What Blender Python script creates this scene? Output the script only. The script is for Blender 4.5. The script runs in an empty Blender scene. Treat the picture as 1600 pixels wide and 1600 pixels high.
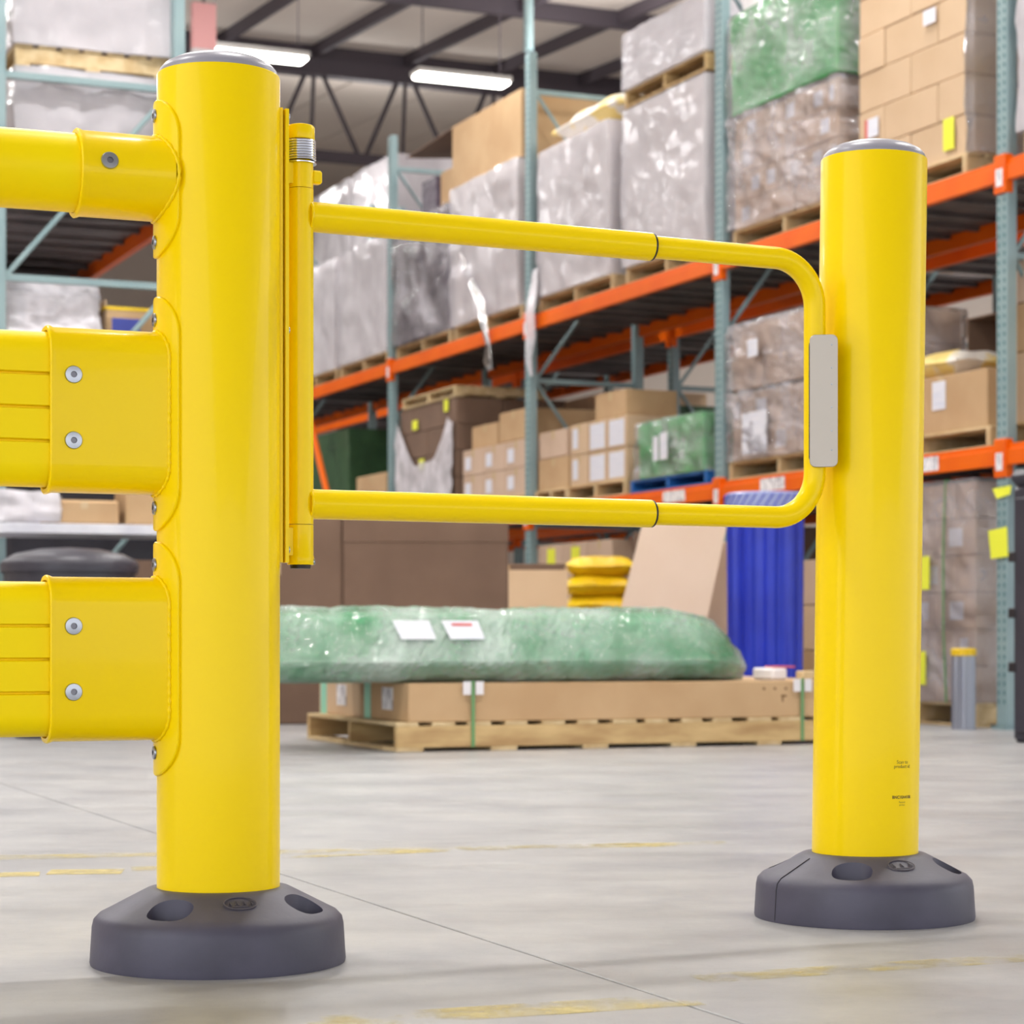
import bpy, bmesh, math, random
from mathutils import Vector, Matrix, noise
random.seed(7)
SC = bpy.context.scene
COL = SC.collection
PI = math.pi
CAMZ = 0.52
F = 3500.0

# ---------------------------------------------------------------- camera
cd = bpy.data.cameras.new('camera')
cam = bpy.data.objects.new('camera', cd); COL.objects.link(cam)
cam.location = (0, 0, CAMZ)
cam.rotation_euler = (PI/2, 0, 0)
cd.sensor_width = 36.0
cd.lens = F/1600*36.0
cd.shift_y = (997-800)/1600.0
cd.clip_end = 300
cd.dof.use_dof = True
cd.dof.focus_distance = 3.75
cd.dof.aperture_fstop = 7.5
SC.camera = cam
# ---------------------------------------------------------------- world, exposure
w = bpy.data.worlds.new('world'); SC.world = w
w.use_nodes = True
bg = w.node_tree.nodes['Background']
bg.inputs['Color'].default_value = (0.955, 0.98, 1.02, 1)
bg.inputs['Strength'].default_value = 1.65
SC.view_settings.view_transform = 'Standard'
SC.view_settings.look = 'None'
SC.view_settings.gamma = 1.0
SC.view_settings.exposure = 0.55
SC.view_settings.use_curve_mapping = False
TH = math.atan2(1500, 3500)                  # heading of the aisle
CT, ST = math.cos(TH), math.sin(TH)
V = Vector((CT, ST, 0)); U = Vector((-ST, CT, 0))
P0 = Vector((2.776, 12.7, 0))
def R(s, t, z=0.0):
    return P0 + V*s + U*t + Vector((0, 0, z))
# hall lamps: the long fluorescent fixtures hang in rows along the hall
LAMP_W = 104.0
ROOF_FILL = 30.0
LAMPS = []
for si, s in enumerate((-9.3, -5.0, -0.7, 3.6)):
    for ti, t in enumerate((-24.5, -19.5, -14.5, -9.5, -4.5, 1.0, 7.0, 13.6, 20.5)):
        LAMPS.append((s, t))
LIGHT_Z = 7.15
for i, (s, t) in enumerate(LAMPS):
    ld = bpy.data.lights.new('lamp_light', 'AREA'); ld.shape = 'RECTANGLE'
    ld.size = 1.2; ld.size_y = 0.28; ld.energy = LAMP_W; ld.color = (1.0, 0.995, 0.985)
    lo = bpy.data.objects.new('lamp_light', ld); COL.objects.link(lo)
    lo.location = R(s, t, LIGHT_Z-0.06); lo.rotation_euler = (0, 0, TH)
    lu = bpy.data.lights.new('roof_fill_light', 'AREA'); lu.shape = 'RECTANGLE'  # upward light added above each lamp to brighten the roof
    lu.size = 1.2; lu.size_y = 0.28; lu.energy = ROOF_FILL; lu.color = (1.0, 0.985, 0.97)
    lo = bpy.data.objects.new('roof_fill_light', lu); COL.objects.link(lo)
    lo.location = R(s, t, LIGHT_Z+0.08); lo.rotation_euler = (PI, 0, TH)

# ---------------------------------------------------------------- materials
def srgb(r, g, b):
    def c(x):
        x /= 255.0
        return x/12.92 if x <= 0.04045 else ((x+0.055)/1.055)**2.4
    return (c(r), c(g), c(b), 1)
def mat(name, col, rough=0.5, metal=0.0, col2=None, nscale=8.0, bump=0.0, bscale=40.0, coat=0.0, alpha=None,
        emit=None, stretch=None, ramp=(0.35, 0.65), spec=0.5, ascale=None, bdist=0.01, sheen=0.0, detail=3.0):
    m = bpy.data.materials.new(name); m.use_nodes = True
    nt = m.node_tree; N = nt.nodes; L = nt.links
    p = N['Principled BSDF']
    p.inputs['Base Color'].default_value = col
    p.inputs['Roughness'].default_value = rough
    p.inputs['Metallic'].default_value = metal
    p.inputs['Coat Weight'].default_value = coat
    p.inputs['Coat Roughness'].default_value = 0.05
    p.inputs['Specular IOR Level'].default_value = spec
    tc = N.new('ShaderNodeTexCoord')
    src = tc.outputs['Object']
    if stretch:
        mp = N.new('ShaderNodeMapping'); mp.inputs['Scale'].default_value = stretch
        L.new(src, mp.inputs['Vector']); src = mp.outputs['Vector']
    def ramped(scale, a, b, lo, hi, det=detail):
        n = N.new('ShaderNodeTexNoise'); n.inputs['Scale'].default_value = scale; n.inputs['Detail'].default_value = det
        L.new(src, n.inputs['Vector'])
        r = N.new('ShaderNodeValToRGB')
        r.color_ramp.elements[0].position = lo; r.color_ramp.elements[1].position = hi
        r.color_ramp.elements[0].color = a; r.color_ramp.elements[1].color = b
        L.new(n.outputs['Fac'], r.inputs['Fac']); return r.outputs['Color']
    if col2:
        L.new(ramped(nscale, col, col2, *ramp), p.inputs['Base Color'])
    if bump:
        p.inputs['Coat Roughness'].default_value = 0.08 if coat > 0.9 else 0.05
        n = N.new('ShaderNodeTexNoise'); n.inputs['Scale'].default_value = bscale; n.inputs['Detail'].default_value = 4
        L.new(src, n.inputs['Vector'])
        b = N.new('ShaderNodeBump'); b.inputs['Strength'].default_value = bump; b.inputs['Distance'].default_value = bdist
        L.new(n.outputs['Fac'], b.inputs['Height']); L.new(b.outputs['Normal'], p.inputs['Normal'])
        if coat > 0.9: L.new(b.outputs['Normal'], p.inputs['Coat Normal'])
    if alpha:
        a = ramped(ascale or 5.0, (alpha[0],)*3+(1,), (alpha[1],)*3+(1,), 0.35, 0.65)
        L.new(a, p.inputs['Alpha'])
    if emit:
        p.inputs['Emission Color'].default_value = col
        p.inputs['Emission Strength'].default_value = emit
    return m
M = {}
M['yellow'] = mat('yellow_powder_coat', srgb(255, 219, 0), 0.28, coat=0.12, spec=0.14)
M['yellow_rail'] = mat('yellow_polymer', srgb(255, 228, 0), 0.4, spec=0.15, col2=srgb(255, 222, 0), nscale=3)
M['rubber'] = mat('grey_rubber', srgb(80, 78, 95), 0.5, col2=srgb(70, 68, 83), nscale=9, bump=0.12, bscale=120, bdist=0.002)
M['pocket'] = mat('mark_print', srgb(84, 78, 84), 0.6)
M['cap'] = mat('grey_cap_plastic', srgb(150, 148, 158), 0.35)
M['steel'] = mat('brushed_steel', srgb(186, 178, 168), 0.45, 0.6, bump=0.1, bscale=60, stretch=(1, 1, 30), bdist=0.0005)
M['screw'] = mat('zinc_screw', srgb(172, 176, 184), 0.3, 1.0)
M['socket'] = mat('socket_recess', srgb(130, 130, 138), 0.45, 1.0)
M['chrome'] = mat('spring_chrome', srgb(215, 216, 222), 0.18, 1.0)
M['black'] = mat('black_rubber_seal', srgb(32, 26, 30), 0.5)
M['ink'] = mat('label_ink', srgb(96, 64, 14), 0.6)
M['upright'] = mat('sage_upright_paint', srgb(140, 162, 164), 0.4, col2=srgb(126, 150, 154), nscale=3)
M['hole'] = mat('upright_slot_dark', srgb(62, 112, 108), 0.7)
M['orange'] = mat('orange_beam_paint', srgb(234, 104, 0), 0.42, col2=srgb(226, 92, 0), nscale=2, spec=0.25)
M['deck'] = mat('deck_galvanised', srgb(120, 112, 112), 0.5, 0.3, col2=srgb(96, 90, 92), nscale=4)
M['wood'] = mat('pallet_pine', srgb(212, 190, 148), 0.75, col2=srgb(188, 160, 116), nscale=3, stretch=(4, 1, 4), bump=0.1, bscale=30)
M['wood_b'] = mat('pallet_pine_warm', srgb(206, 176, 124), 0.75, col2=srgb(172, 138, 92), nscale=3.5, stretch=(1, 4, 4), bump=0.1, bscale=30)
M['card'] = mat('cardboard_tan', srgb(196, 164, 124), 0.8, col2=srgb(184, 150, 110), nscale=2.5)
M['card_l'] = mat('cardboard_pale', srgb(208, 180, 148), 0.8, col2=srgb(198, 169, 136), nscale=2.0)
M['card_p'] = mat('cardboard_sheet_pink', srgb(214, 192, 172), 0.8, col2=srgb(208, 184, 162), nscale=1.5)
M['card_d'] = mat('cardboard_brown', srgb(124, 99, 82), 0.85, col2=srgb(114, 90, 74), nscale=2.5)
M['card_m'] = mat('cardboard_mid', srgb(204, 178, 156), 0.8, col2=srgb(192, 165, 142), nscale=2.5)
M['tape'] = mat('parcel_tape', srgb(205, 180, 140), 0.25, spec=0.6)
M['white'] = mat('white_board', srgb(232, 228, 230), 0.55, col2=srgb(222, 217, 218), nscale=2)
M['milk'] = mat('milky_board', srgb(222, 212, 208), 0.6, col2=srgb(212, 200, 194), nscale=1.4)
def film_mat(name, col, lo, hi, ascale, rough=0.06, bump=0.6, bscale=20, bdist=0.02, ior=1.6):
    """thin stretch film: see-through sheet, milky in patches, with sharp reflections"""
    m = bpy.data.materials.new(name); m.use_nodes = True
    nt = m.node_tree; N = nt.nodes; L = nt.links
    N.remove(N['Principled BSDF']); out = N['Material Output']
    tc = N.new('ShaderNodeTexCoord')
    n = N.new('ShaderNodeTexNoise'); n.inputs['Scale'].default_value = ascale; n.inputs['Detail'].default_value = 5
    L.new(tc.outputs['Object'], n.inputs['Vector'])
    mr = N.new('ShaderNodeMapRange'); mr.inputs[1].default_value = .3; mr.inputs[2].default_value = .7
    mr.inputs[3].default_value = lo; mr.inputs[4].default_value = hi; L.new(n.outputs['Fac'], mr.inputs[0])
    n2 = N.new('ShaderNodeTexNoise'); n2.inputs['Scale'].default_value = bscale; n2.inputs['Detail'].default_value = 3
    L.new(tc.outputs['Object'], n2.inputs['Vector'])
    bp = N.new('ShaderNodeBump'); bp.inputs['Strength'].default_value = bump; bp.inputs['Distance'].default_value = bdist
    L.new(n2.outputs['Fac'], bp.inputs['Height'])
    tr_ = N.new('ShaderNodeBsdfTransparent'); df = N.new('ShaderNodeBsdfDiffuse'); gl = N.new('ShaderNodeBsdfGlossy')
    df.inputs['Color'].default_value = col; gl.inputs['Roughness'].default_value = rough
    L.new(bp.outputs['Normal'], gl.inputs['Normal'])
    fr = N.new('ShaderNodeFresnel'); fr.inputs['IOR'].default_value = ior; L.new(bp.outputs['Normal'], fr.inputs['Normal'])
    m1 = N.new('ShaderNodeMixShader'); m2 = N.new('ShaderNodeMixShader')
    L.new(mr.outputs[0], m1.inputs[0]); L.new(tr_.outputs[0], m1.inputs[1]); L.new(df.outputs[0], m1.inputs[2])
    L.new(fr.outputs[0], m2.inputs[0]); L.new(m1.outputs[0], m2.inputs[1]); L.new(gl.outputs[0], m2.inputs[2])
    L.new(m2.outputs[0], out.inputs['Surface']); return m
WHT = srgb(234, 230, 236)
M['greige'] = mat('greige_wrap_board', srgb(188, 179, 179), 0.6, col2=srgb(186, 175, 174), nscale=1.5)
M['film'] = film_mat('stretch_film_clear', WHT, .05, .40, 3, .07, .6, 20, .02, 1.35)
M['film_m'] = film_mat('stretch_film_milky', WHT, .40, .58, 1.5, .15, .35, 6, .03, 1.3)
M['film_w'] = film_mat('stretch_film_thick', WHT, .5, .95, 5, .15, .6, 12, .03, 1.35)
M['film_g'] = film_mat('bundle_film_clear', srgb(238, 248, 242), .03, .48, 3.2, .05, 1.0, 45, .035, 1.6)  # milky patches, whitened to stand in for film sparkle too
M['green'] = mat('green_foam', srgb(106, 208, 146), 0.5, col2=srgb(90, 196, 128), nscale=5)
M['green_s'] = mat('green_sheet', srgb(58, 178, 88), 0.4, col2=srgb(78, 190, 104), nscale=3, bump=0.5, bscale=6, bdist=0.03)
M['green_d'] = mat('dark_green_shade_sheet', srgb(60, 96, 62), 0.5, col2=srgb(46, 78, 50), nscale=3, bump=0.5, bscale=5, bdist=0.03)  # green darkened to paint the shadow on the far-bay loads
M['purple'] = mat('dark_wrapped_goods', srgb(104, 92, 106), 0.35, col2=srgb(78, 68, 82), nscale=3, bump=0.8, bscale=4, bdist=0.04, stretch=(1, 1, 3))
M['mint'] = mat('mint_tape', srgb(150, 214, 188), 0.4)
M['strap'] = mat('green_strap', srgb(96, 148, 92), 0.4)
M['yel_tag'] = mat('yellow_tag_paper', srgb(232, 236, 60), 0.6)
M['bag_y'] = mat('yellow_bag', srgb(240, 206, 24), 0.4, col2=srgb(226, 184, 12), nscale=5, bump=0.6, bscale=14, bdist=0.02)
M['bag_w'] = mat('white_bag', srgb(238, 232, 222), 0.45, col2=srgb(240, 214, 130), nscale=4, ramp=(0.5, 0.56), bump=0.7, bscale=8, bdist=0.03)
M['blue'] = mat('blue_plastic', srgb(34, 56, 190), 0.35, col2=srgb(28, 46, 168), nscale=3)
M['blue_rim'] = mat('pale_blue_rim', srgb(150, 160, 206), 0.3)
M['bluep'] = mat('blue_pallet_plastic', srgb(30, 100, 176), 0.5)
M['darkp'] = mat('black_plastic', srgb(58, 56, 66), 0.4, col2=srgb(50, 48, 58), nscale=4)
M['alu'] = mat('ribbed_aluminium', srgb(160, 164, 176), 0.35, 0.7)
M['galv'] = mat('galvanised_shelf', srgb(226, 226, 232), 0.4, 0.2, col2=srgb(206, 206, 216), nscale=5)
M['roof'] = mat('roof_panel', srgb(232, 222, 212), 0.8, col2=srgb(224, 212, 202), nscale=0.5)
M['wallm'] = mat('wall_panel', srgb(206, 194, 184), 0.8)
M['truss'] = mat('dark_roof_steel', srgb(84, 76, 84), 0.6)
M['lampm'] = mat('lamp_glow', (1.0, 0.96, 0.88, 1), 0.5, emit=9.0)
M['lampb'] = mat('lamp_housing', srgb(226, 226, 224), 0.5)
M['red'] = mat('red_print', srgb(206, 90, 84), 0.5)
M['bluepr'] = mat('blue_print', srgb(72, 84, 178), 0.5)
M['pink'] = mat('pink_panel', srgb(240, 176, 176), 0.5)
M['subfloor'] = mat('joint_dark', srgb(92, 84, 80), 0.9)
# label sheets: white paper with faint printed lines
def label_mat(name, paper, ink, sx, sz):
    m = bpy.data.materials.new(name); m.use_nodes = True
    N = m.node_tree.nodes; L = m.node_tree.links; p = N['Principled BSDF']
    tc = N.new('ShaderNodeTexCoord'); mp = N.new('ShaderNodeMapping'); mp.inputs['Scale'].default_value = (sx, sx, sz)
    n = N.new('ShaderNodeTexNoise'); n.inputs['Scale'].default_value = 1.0; n.inputs['Detail'].default_value = 1
    r = N.new('ShaderNodeValToRGB'); r.color_ramp.elements[0].position = 0.52; r.color_ramp.elements[1].position = 0.62
    r.color_ramp.elements[0].color = paper; r.color_ramp.elements[1].color = ink
    L.new(tc.outputs['Object'], mp.inputs['Vector']); L.new(mp.outputs['Vector'], n.inputs['Vector'])
    L.new(n.outputs['Fac'], r.inputs['Fac']); L.new(r.outputs['Color'], p.inputs['Base Color'])
    p.inputs['Roughness'].default_value = 0.5
    return m
M['label'] = label_mat('printed_label', srgb(222, 222, 230), srgb(212, 214, 226), 5, 70)
M['barcode'] = label_mat('barcode_label', srgb(240, 238, 240), srgb(150, 146, 156), 90, 20)
# concrete
def concrete():
    m = bpy.data.materials.new('polished_concrete'); m.use_nodes = True
    N = m.node_tree.nodes; L = m.node_tree.links; p = N['Principled BSDF']
    g = N.new('ShaderNodeNewGeometry')
    def nz(scale, det, st=None, rough=0.5):
        src = g.outputs['Position']
        if st:
            mp = N.new('ShaderNodeMapping'); mp.inputs['Scale'].default_value = st; mp.inputs['Rotation'].default_value = (0, 0, -TH)
            L.new(src, mp.inputs['Vector']); src = mp.outputs['Vector']
        n = N.new('ShaderNodeTexNoise'); n.inputs['Scale'].default_value = scale; n.inputs['Detail'].default_value = det
        n.inputs['Roughness'].default_value = rough
        L.new(src, n.inputs['Vector']); return n.outputs['Fac']
    def ramp(f, a, b, lo, hi):
        r = N.new('ShaderNodeValToRGB'); r.color_ramp.elements[0].position = lo; r.color_ramp.elements[1].position = hi
        r.color_ramp.elements[0].color = a; r.color_ramp.elements[1].color = b
        L.new(f, r.inputs['Fac']); return r.outputs['Color']
    def mix(a, b, f, mode='MIX'):
        x = N.new('ShaderNodeMix'); x.data_type = 'RGBA'; x.blend_type = mode
        L.new(a, x.inputs[6]); L.new(b, x.inputs[7])
        if isinstance(f, float): x.inputs[0].default_value = f
        else: L.new(f, x.inputs[0])
        return x.outputs[2]
    base = ramp(nz(2.4, 9, rough=0.7), srgb(144, 144, 147), srgb(176, 175, 173), 0.3, 0.7)
    swirl = ramp(nz(1.0, 6, (1, 1.8, 1), 0.7), srgb(205, 202, 204), srgb(255, 255, 255), 0.30, 0.5)
    c = mix(base, swirl, 0.45, 'MULTIPLY')
    speck = ramp(nz(160, 3), srgb(150, 146, 140), srgb(255, 255, 255), 0.26, 0.36)
    c = mix(c, speck, 0.35, 'MULTIPLY')
    L.new(c, p.inputs['Base Color'])
    rr = ramp(nz(1.6, 6, (1, 2.5, 1)), (0.34,)*3+(1,), (0.46,)*3+(1,), 0.35, 0.65)
    L.new(rr, p.inputs['Roughness'])
    b = N.new('ShaderNodeBump'); b.inputs['Strength'].default_value = 0.12; b.inputs['Distance'].default_value = 0.002
    L.new(nz(60, 6), b.inputs['Height']); L.new(b.outputs['Normal'], p.inputs['Normal'])
    return m
M['concrete'] = concrete()
def worn_paint():
    m = bpy.data.materials.new('worn_yellow_line'); m.use_nodes = True
    N = m.node_tree.nodes; L = m.node_tree.links; p = N['Principled BSDF']
    p.inputs['Base Color'].default_value = srgb(222, 204, 130); p.inputs['Roughness'].default_value = 0.5
    g = N.new('ShaderNodeNewGeometry'); n = N.new('ShaderNodeTexNoise'); n.inputs['Scale'].default_value = 5; n.inputs['Detail'].default_value = 7
    n.inputs['Roughness'].default_value = 0.7
    L.new(g.outputs['Position'], n.inputs['Vector'])
    at = N.new('ShaderNodeAttribute'); at.attribute_type = 'OBJECT'; at.attribute_name = 'wear'
    su = N.new('ShaderNodeMath'); su.operation = 'SUBTRACT'; L.new(n.outputs['Fac'], su.inputs[0]); L.new(at.outputs['Fac'], su.inputs[1])
    mu = N.new('ShaderNodeMath'); mu.operation = 'MULTIPLY'; mu.inputs[1].default_value = 4.0; mu.use_clamp = True
    m3 = N.new('ShaderNodeMath'); m3.operation = 'MULTIPLY'; m3.inputs[1].default_value = 0.62
    L.new(su.outputs[0], mu.inputs[0]); L.new(mu.outputs[0], m3.inputs[0]); L.new(m3.outputs[0], p.inputs['Alpha'])
    return m
M['line'] = worn_paint()

# ---------------------------------------------------------------- mesh helpers
class MB:
    def __init__(s): s.v = []; s.f = []
    def add(s, vs, fs):
        o = len(s.v); s.v += [tuple(v) for v in vs]; s.f += [tuple(i+o for i in f) for f in fs]; return s
    def box(s, x0, y0, z0, x1, y1, z1):
        vs = [(x, y, z) for z in (z0, z1) for y in (y0, y1) for x in (x0, x1)]
        return s.add(vs, [(0, 2, 3, 1), (4, 5, 7, 6), (0, 1, 5, 4), (2, 6, 7, 3), (0, 4, 6, 2), (1, 3, 7, 5)])
    def bbox(s, x0, y0, z0, x1, y1, z1, b=0.006):
        bm = bmesh.new(); bmesh.ops.create_cube(bm, size=1)
        for v in bm.verts:
            v.co = ((x0+x1)/2+v.co.x*(x1-x0), (y0+y1)/2+v.co.y*(y1-y0), (z0+z1)/2+v.co.z*(z1-z0))
        bmesh.ops.bevel(bm, geom=list(bm.edges), offset=b, segments=1, affect='EDGES')
        bm.verts.index_update()
        s.add([v.co[:] for v in bm.verts], [[v.index for v in f.verts] for f in bm.faces]); bm.free(); return s
    def lathe(s, prof, n=48, c=(0, 0)):
        rings = []; vs = []; fs = []
        for r, z in prof:
            if r < 1e-6: rings.append([len(vs)]); vs.append((c[0], c[1], z))
            else:
                rings.append(list(range(len(vs), len(vs)+n)))
                vs += [(c[0]+r*math.cos(2*PI*i/n), c[1]+r*math.sin(2*PI*i/n), z) for i in range(n)]
        for a, b in zip(rings, rings[1:]):
            for i in range(n):
                j = (i+1) % n
                if len(a) == 1 and len(b) == 1: continue
                if len(a) == 1: fs.append((a[0], b[j], b[i]))
                elif len(b) == 1: fs.append((a[i], a[j], b[0]))
                else: fs.append((a[i], a[j], b[j], b[i]))
        return s.add(vs, fs)
    def tube(s, pts, r, n=20, caps=True, closed=False):
        pts = [Vector(p) for p in pts]; m = len(pts)
        rs = r if isinstance(r, (list, tuple)) else [r]*m
        up = None; vs = []; fs = []
        for i, p in enumerate(pts):
            if closed: d = (pts[(i+1) % m]-pts[i-1]).normalized()
            else: d = (pts[min(i+1, m-1)]-pts[max(i-1, 0)]).normalized()
            if up is None:
                up = Vector((0, 0, 1)) if abs(d.z) < 0.9 else Vector((1, 0, 0))
            a = (up-d*up.dot(d)).normalized(); up = a; b = d.cross(a)
            for k in range(n):
                q = 2*PI*k/n; vs.append(p+(a*math.cos(q)+b*math.sin(q))*rs[i])
        for i in range(m if closed else m-1):
            j = (i+1) % m
            for k in range(n):
                l = (k+1) % n; fs.append((i*n+k, i*n+l, j*n+l, j*n+k))
        if caps and not closed:
            fs.append(tuple(range(n))[::-1]); fs.append(tuple((m-1)*n+k for k in range(n)))
        return s.add(vs, fs)
    def sweep(s, rings, capa=False, capb=False, closed=True):
        n = len(rings[0]); vs = [p for r in rings for p in r]; fs = []
        for i in range(len(rings)-1):
            for k in range(n if closed else n-1):
                l = (k+1) % n; fs.append((i*n+k, i*n+l, (i+1)*n+l, (i+1)*n+k))
        if capa: fs.append(tuple(range(n))[::-1])
        if capb: fs.append(tuple((len(rings)-1)*n+k for k in range(n)))
        return s.add(vs, fs)
    def mesh(s, name, m, smooth=False, fix=True):
        me = bpy.data.meshes.new(name); me.from_pydata(s.v, [], s.f); me.materials.append(m)
        if fix:
            bm = bmesh.new(); bm.from_mesh(me); bmesh.ops.recalc_face_normals(bm, faces=bm.faces); bm.to_mesh(me); bm.free()
        if smooth:
            me.polygons.foreach_set('use_smooth', [True]*len(me.polygons))
            me.set_sharp_from_angle(angle=math.radians(40))
        me.update(); return me
def link(name, me, parent=None, loc=(0, 0, 0), rz=0.0, rot=None):
    o = bpy.data.objects.new(name, me); COL.objects.link(o); o.location = loc
    o.rotation_euler = rot if rot else (0, 0, rz)
    if parent: o.parent = parent
    return o
def part(name, mb, m, parent=None, smooth=False, loc=(0, 0, 0), rz=0.0, rot=None, label=None):
    o = link(name, mb.mesh(name, M[m], smooth), parent, loc, rz, rot)
    if label: o['label'] = label
    return o
def tag(o, label, cat, group=None):
    o['label'] = label; o['category'] = cat
    if group: o['group'] = group
    return o
def thing(name, label, cat, loc=(0, 0, 0), rz=0.0, group=None):
    return tag(link(name, None, None, loc, rz), label, cat, group)
def struct(o): o['kind'] = 'structure'; return o

# ================================================================ SETTING
sub = part('floor', MB().box(-30, -20, -0.12, 40, 70, -0.03), 'subfloor'); struct(sub)
# slab grid: joint along the aisle passes the point seen at (440,1380)
def gp(px, py, z=0.0):
    d = (CAMZ-z)*F/(py-997.0); return Vector(((px-800)/F*d, d, z))
ja = gp(760, 1469)
def to_st(p): q = p-P0; return q.dot(V), q.dot(U)
js, jt0 = to_st(ja); _, jt = to_st(gp(1000, 1306))
GAP = 0.006; SL = 9.0
k = 0
for i in range(-3, 4):
    for j in range(-3, 5):
        s0 = js+i*SL; t0 = jt+j*SL
        b = MB().bbox(GAP/2, GAP/2, -0.03, SL-GAP/2, SL-GAP/2, 0, 0.0015)
        o = part('slab', b, 'concrete', sub, loc=R(s0, t0), rz=TH)
def stripe(a, b, wd, wear, nm='painted_line'):
    d = (b-a); L_ = d.length; an = math.atan2(d.y, d.x)
    o = part(nm, MB().box(0, -wd/2, 0.0003, L_, wd/2, 0.0012), 'line', sub, loc=a, rz=an)
    o['wear'] = wear; return o
stripe(gp(-260, 1372), gp(62, 1366), 0.09, 0.34)
stripe(gp(76, 1363), gp(192, 1362), 0.10, 0.32)
stripe(gp(205, 1358), gp(300, 1356), 0.09, 0.42)
stripe(gp(-200, 1344), gp(1140, 1318), 0.10, 0.46)
stripe(gp(440, 1340), gp(1000, 1318), 0.05, 0.47)
stripe(gp(480, 1600), gp(1080, 1562), 0.10, 0.46)
stripe(gp(1090, 1530), gp(1700, 1490), 0.08, 0.46)
# walls and roof
wl = part('wall_left', MB().box(-14.2, -5, 0, -14, 36, 10.3), 'wallm', loc=P0, rz=TH); struct(wl)
wr = part('wall_right', MB().box(9, -5, 0, 9.2, 36, 10.3), 'wallm', loc=P0, rz=TH); struct(wr)
wb = part('wall_back', MB().box(-14, 35.8, 0, 9, 36, 10.3), 'wallm', loc=P0, rz=TH); struct(wb)
TR = Vector((-1.45, 31.8, 0)); trs, trt = to_st(TR)
ZR = 8.62; SLP = 0.068
def zr(t): return ZR+SLP*(t-trt)
PIT = 1.36
rf = part('ceiling', MB().add([R(-14, -30, zr(-30)+.3), R(9.2, -30, zr(-30)+.3), R(9.2, 36, zr(36)+.3), R(-14, 36, zr(36)+.3),
     R(-14, -30, zr(-30)+.4), R(9.2, -30, zr(-30)+.4), R(9.2, 36, zr(36)+.4), R(-14, 36, zr(36)+.4)],
     [(0, 1, 2, 3), (7, 6, 5, 4), (0, 4, 5, 1), (1, 5, 6, 2), (2, 6, 7, 3), (3, 7, 4, 0)]), 'roof'); struct(rf)
# roof panels between joists and purlins (each its own, joints open)
node_s = [trs+PIT*(k-0.05) for k in range(-8, 9)]
pur_t = [trt+4.1*j for j in (-3, -2, -1, 0, 1, 2)]
def slab_quad(s0, s1, t0, t1, z0, z1):
    return [R(s0, t0, zr(t0)+z0), R(s1, t0, zr(t0)+z0), R(s1, t1, zr(t1)+z0), R(s0, t1, zr(t1)+z0),
            R(s0, t0, zr(t0)+z1), R(s1, t0, zr(t0)+z1), R(s1, t1, zr(t1)+z1), R(s0, t1, zr(t1)+z1)]
QF = [(3, 2, 1, 0), (4, 5, 6, 7), (0, 1, 5, 4), (1, 2, 6, 5), (2, 3, 7, 6), (3, 0, 4, 7)]
for j in range(1, len(pur_t)-1):
    for i in range(2, 14):
        part('ceiling_panel', MB().add(slab_quad(node_s[i]+.02, node_s[i+1]-.02, pur_t[j]+.02, pur_t[j+1]-.02, .16, .22), QF), 'roof', rf)
for t in pur_t[1:4]:
    part('purlin', MB().add(slab_quad(-13, 8.5, t-.05, t+.05, -.06, .16), QF), 'truss', rf)
for s in node_s[2:15]:
    part('joist', MB().add(slab_quad(s-.035, s+.035, trt-16, trt, .0, .16), QF), 'truss', rf)
part('girder', MB().add(slab_quad(node_s[11]-.1, node_s[11]+.16, trt-18, trt+.1, -.75, .1), QF), 'truss', rf)
tr = thing('roof_truss', 'dark steel lattice truss crossing the hall below the pale roof', 'truss', R(trs, trt, 7.25), TH)
def bar(x0, z0, x1, z1, r=0.035):
    return MB().tube([(x0, 0, z0), (x1, 0, z1)], r, 8)
zt = 1.2
part('top_chord', MB().box(-11, -.1, zt-.09, 9, .1, zt+.15), 'truss', tr)
part('bottom_chord', MB().box(-11, -.08, -.07, 9, .08, .07), 'truss', tr)
for k in range(-7, 6):
    x = PIT*(k-0.05)
    part('web_bar', bar(x, zt, x-.05, 0, .03), 'truss', tr)
    part('web_bar', bar(x+.1, zt, x+PIT*.5, 0), 'truss', tr)
    part('web_bar', bar(x+PIT-.1, zt, x+PIT*.5+.06, 0), 'truss', tr)
# lamps (visible fixtures and the ones over the hall)
lme = MB().bbox(-.58, -.13, -.05, .58, .13, -.005, .02).mesh('diffuser', M['lampm'])
lhb = MB().bbox(-.6, -.15, -.01, .6, .15, .05, .01).mesh('housing', M['lampb'])
rod = MB().box(-.5, -.006, .05, -.49, .006, .9).box(.49, -.006, .05, .5, .006, .9).mesh('hanger', M['truss'])
LL = {(-5.0, 13.6): 'long fluorescent lamp hanging nearest the left yellow post top',
      (-0.7, 13.6): 'long fluorescent lamp hanging right of the dark truss, over the racks'}
VL = [(gp(401, 75, 7.15), 'glowing fluorescent lamp just above the tall yellow post'),
      (gp(721, 119, 7.15), 'glowing fluorescent lamp left of the tall rack upright')]
for p, lab in [(Vector(((401-800)/F*25.6, 25.6, 7.20)), VL[0][1]), (Vector(((721-800)/F*26.6, 26.6, 7.17)), VL[1][1])]:
    L_ = thing('ceiling_lamp', lab, 'lamp', p, TH, 'lamps under the roof')
    link('diffuser', lme, L_); link('housing', lhb, L_); link('hanger', rod, L_)
pp = Vector(((826-800)/F*27, 27, 0))
tag(part('roof_drop_pipe', MB().tube([pp+Vector((0, 0, 7.6)), pp+Vector((0, 0, 8.6))], .06, 12), 'upright'),
    'pale drop pipe hanging from the roof above the tall upright', 'pipe')
sg = thing('hanging_sign', 'pale pink and white panel hanging behind the tall yellow post', 'sign', Vector(((318-800)/F*22, 22, 6.2)), TH)
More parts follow.
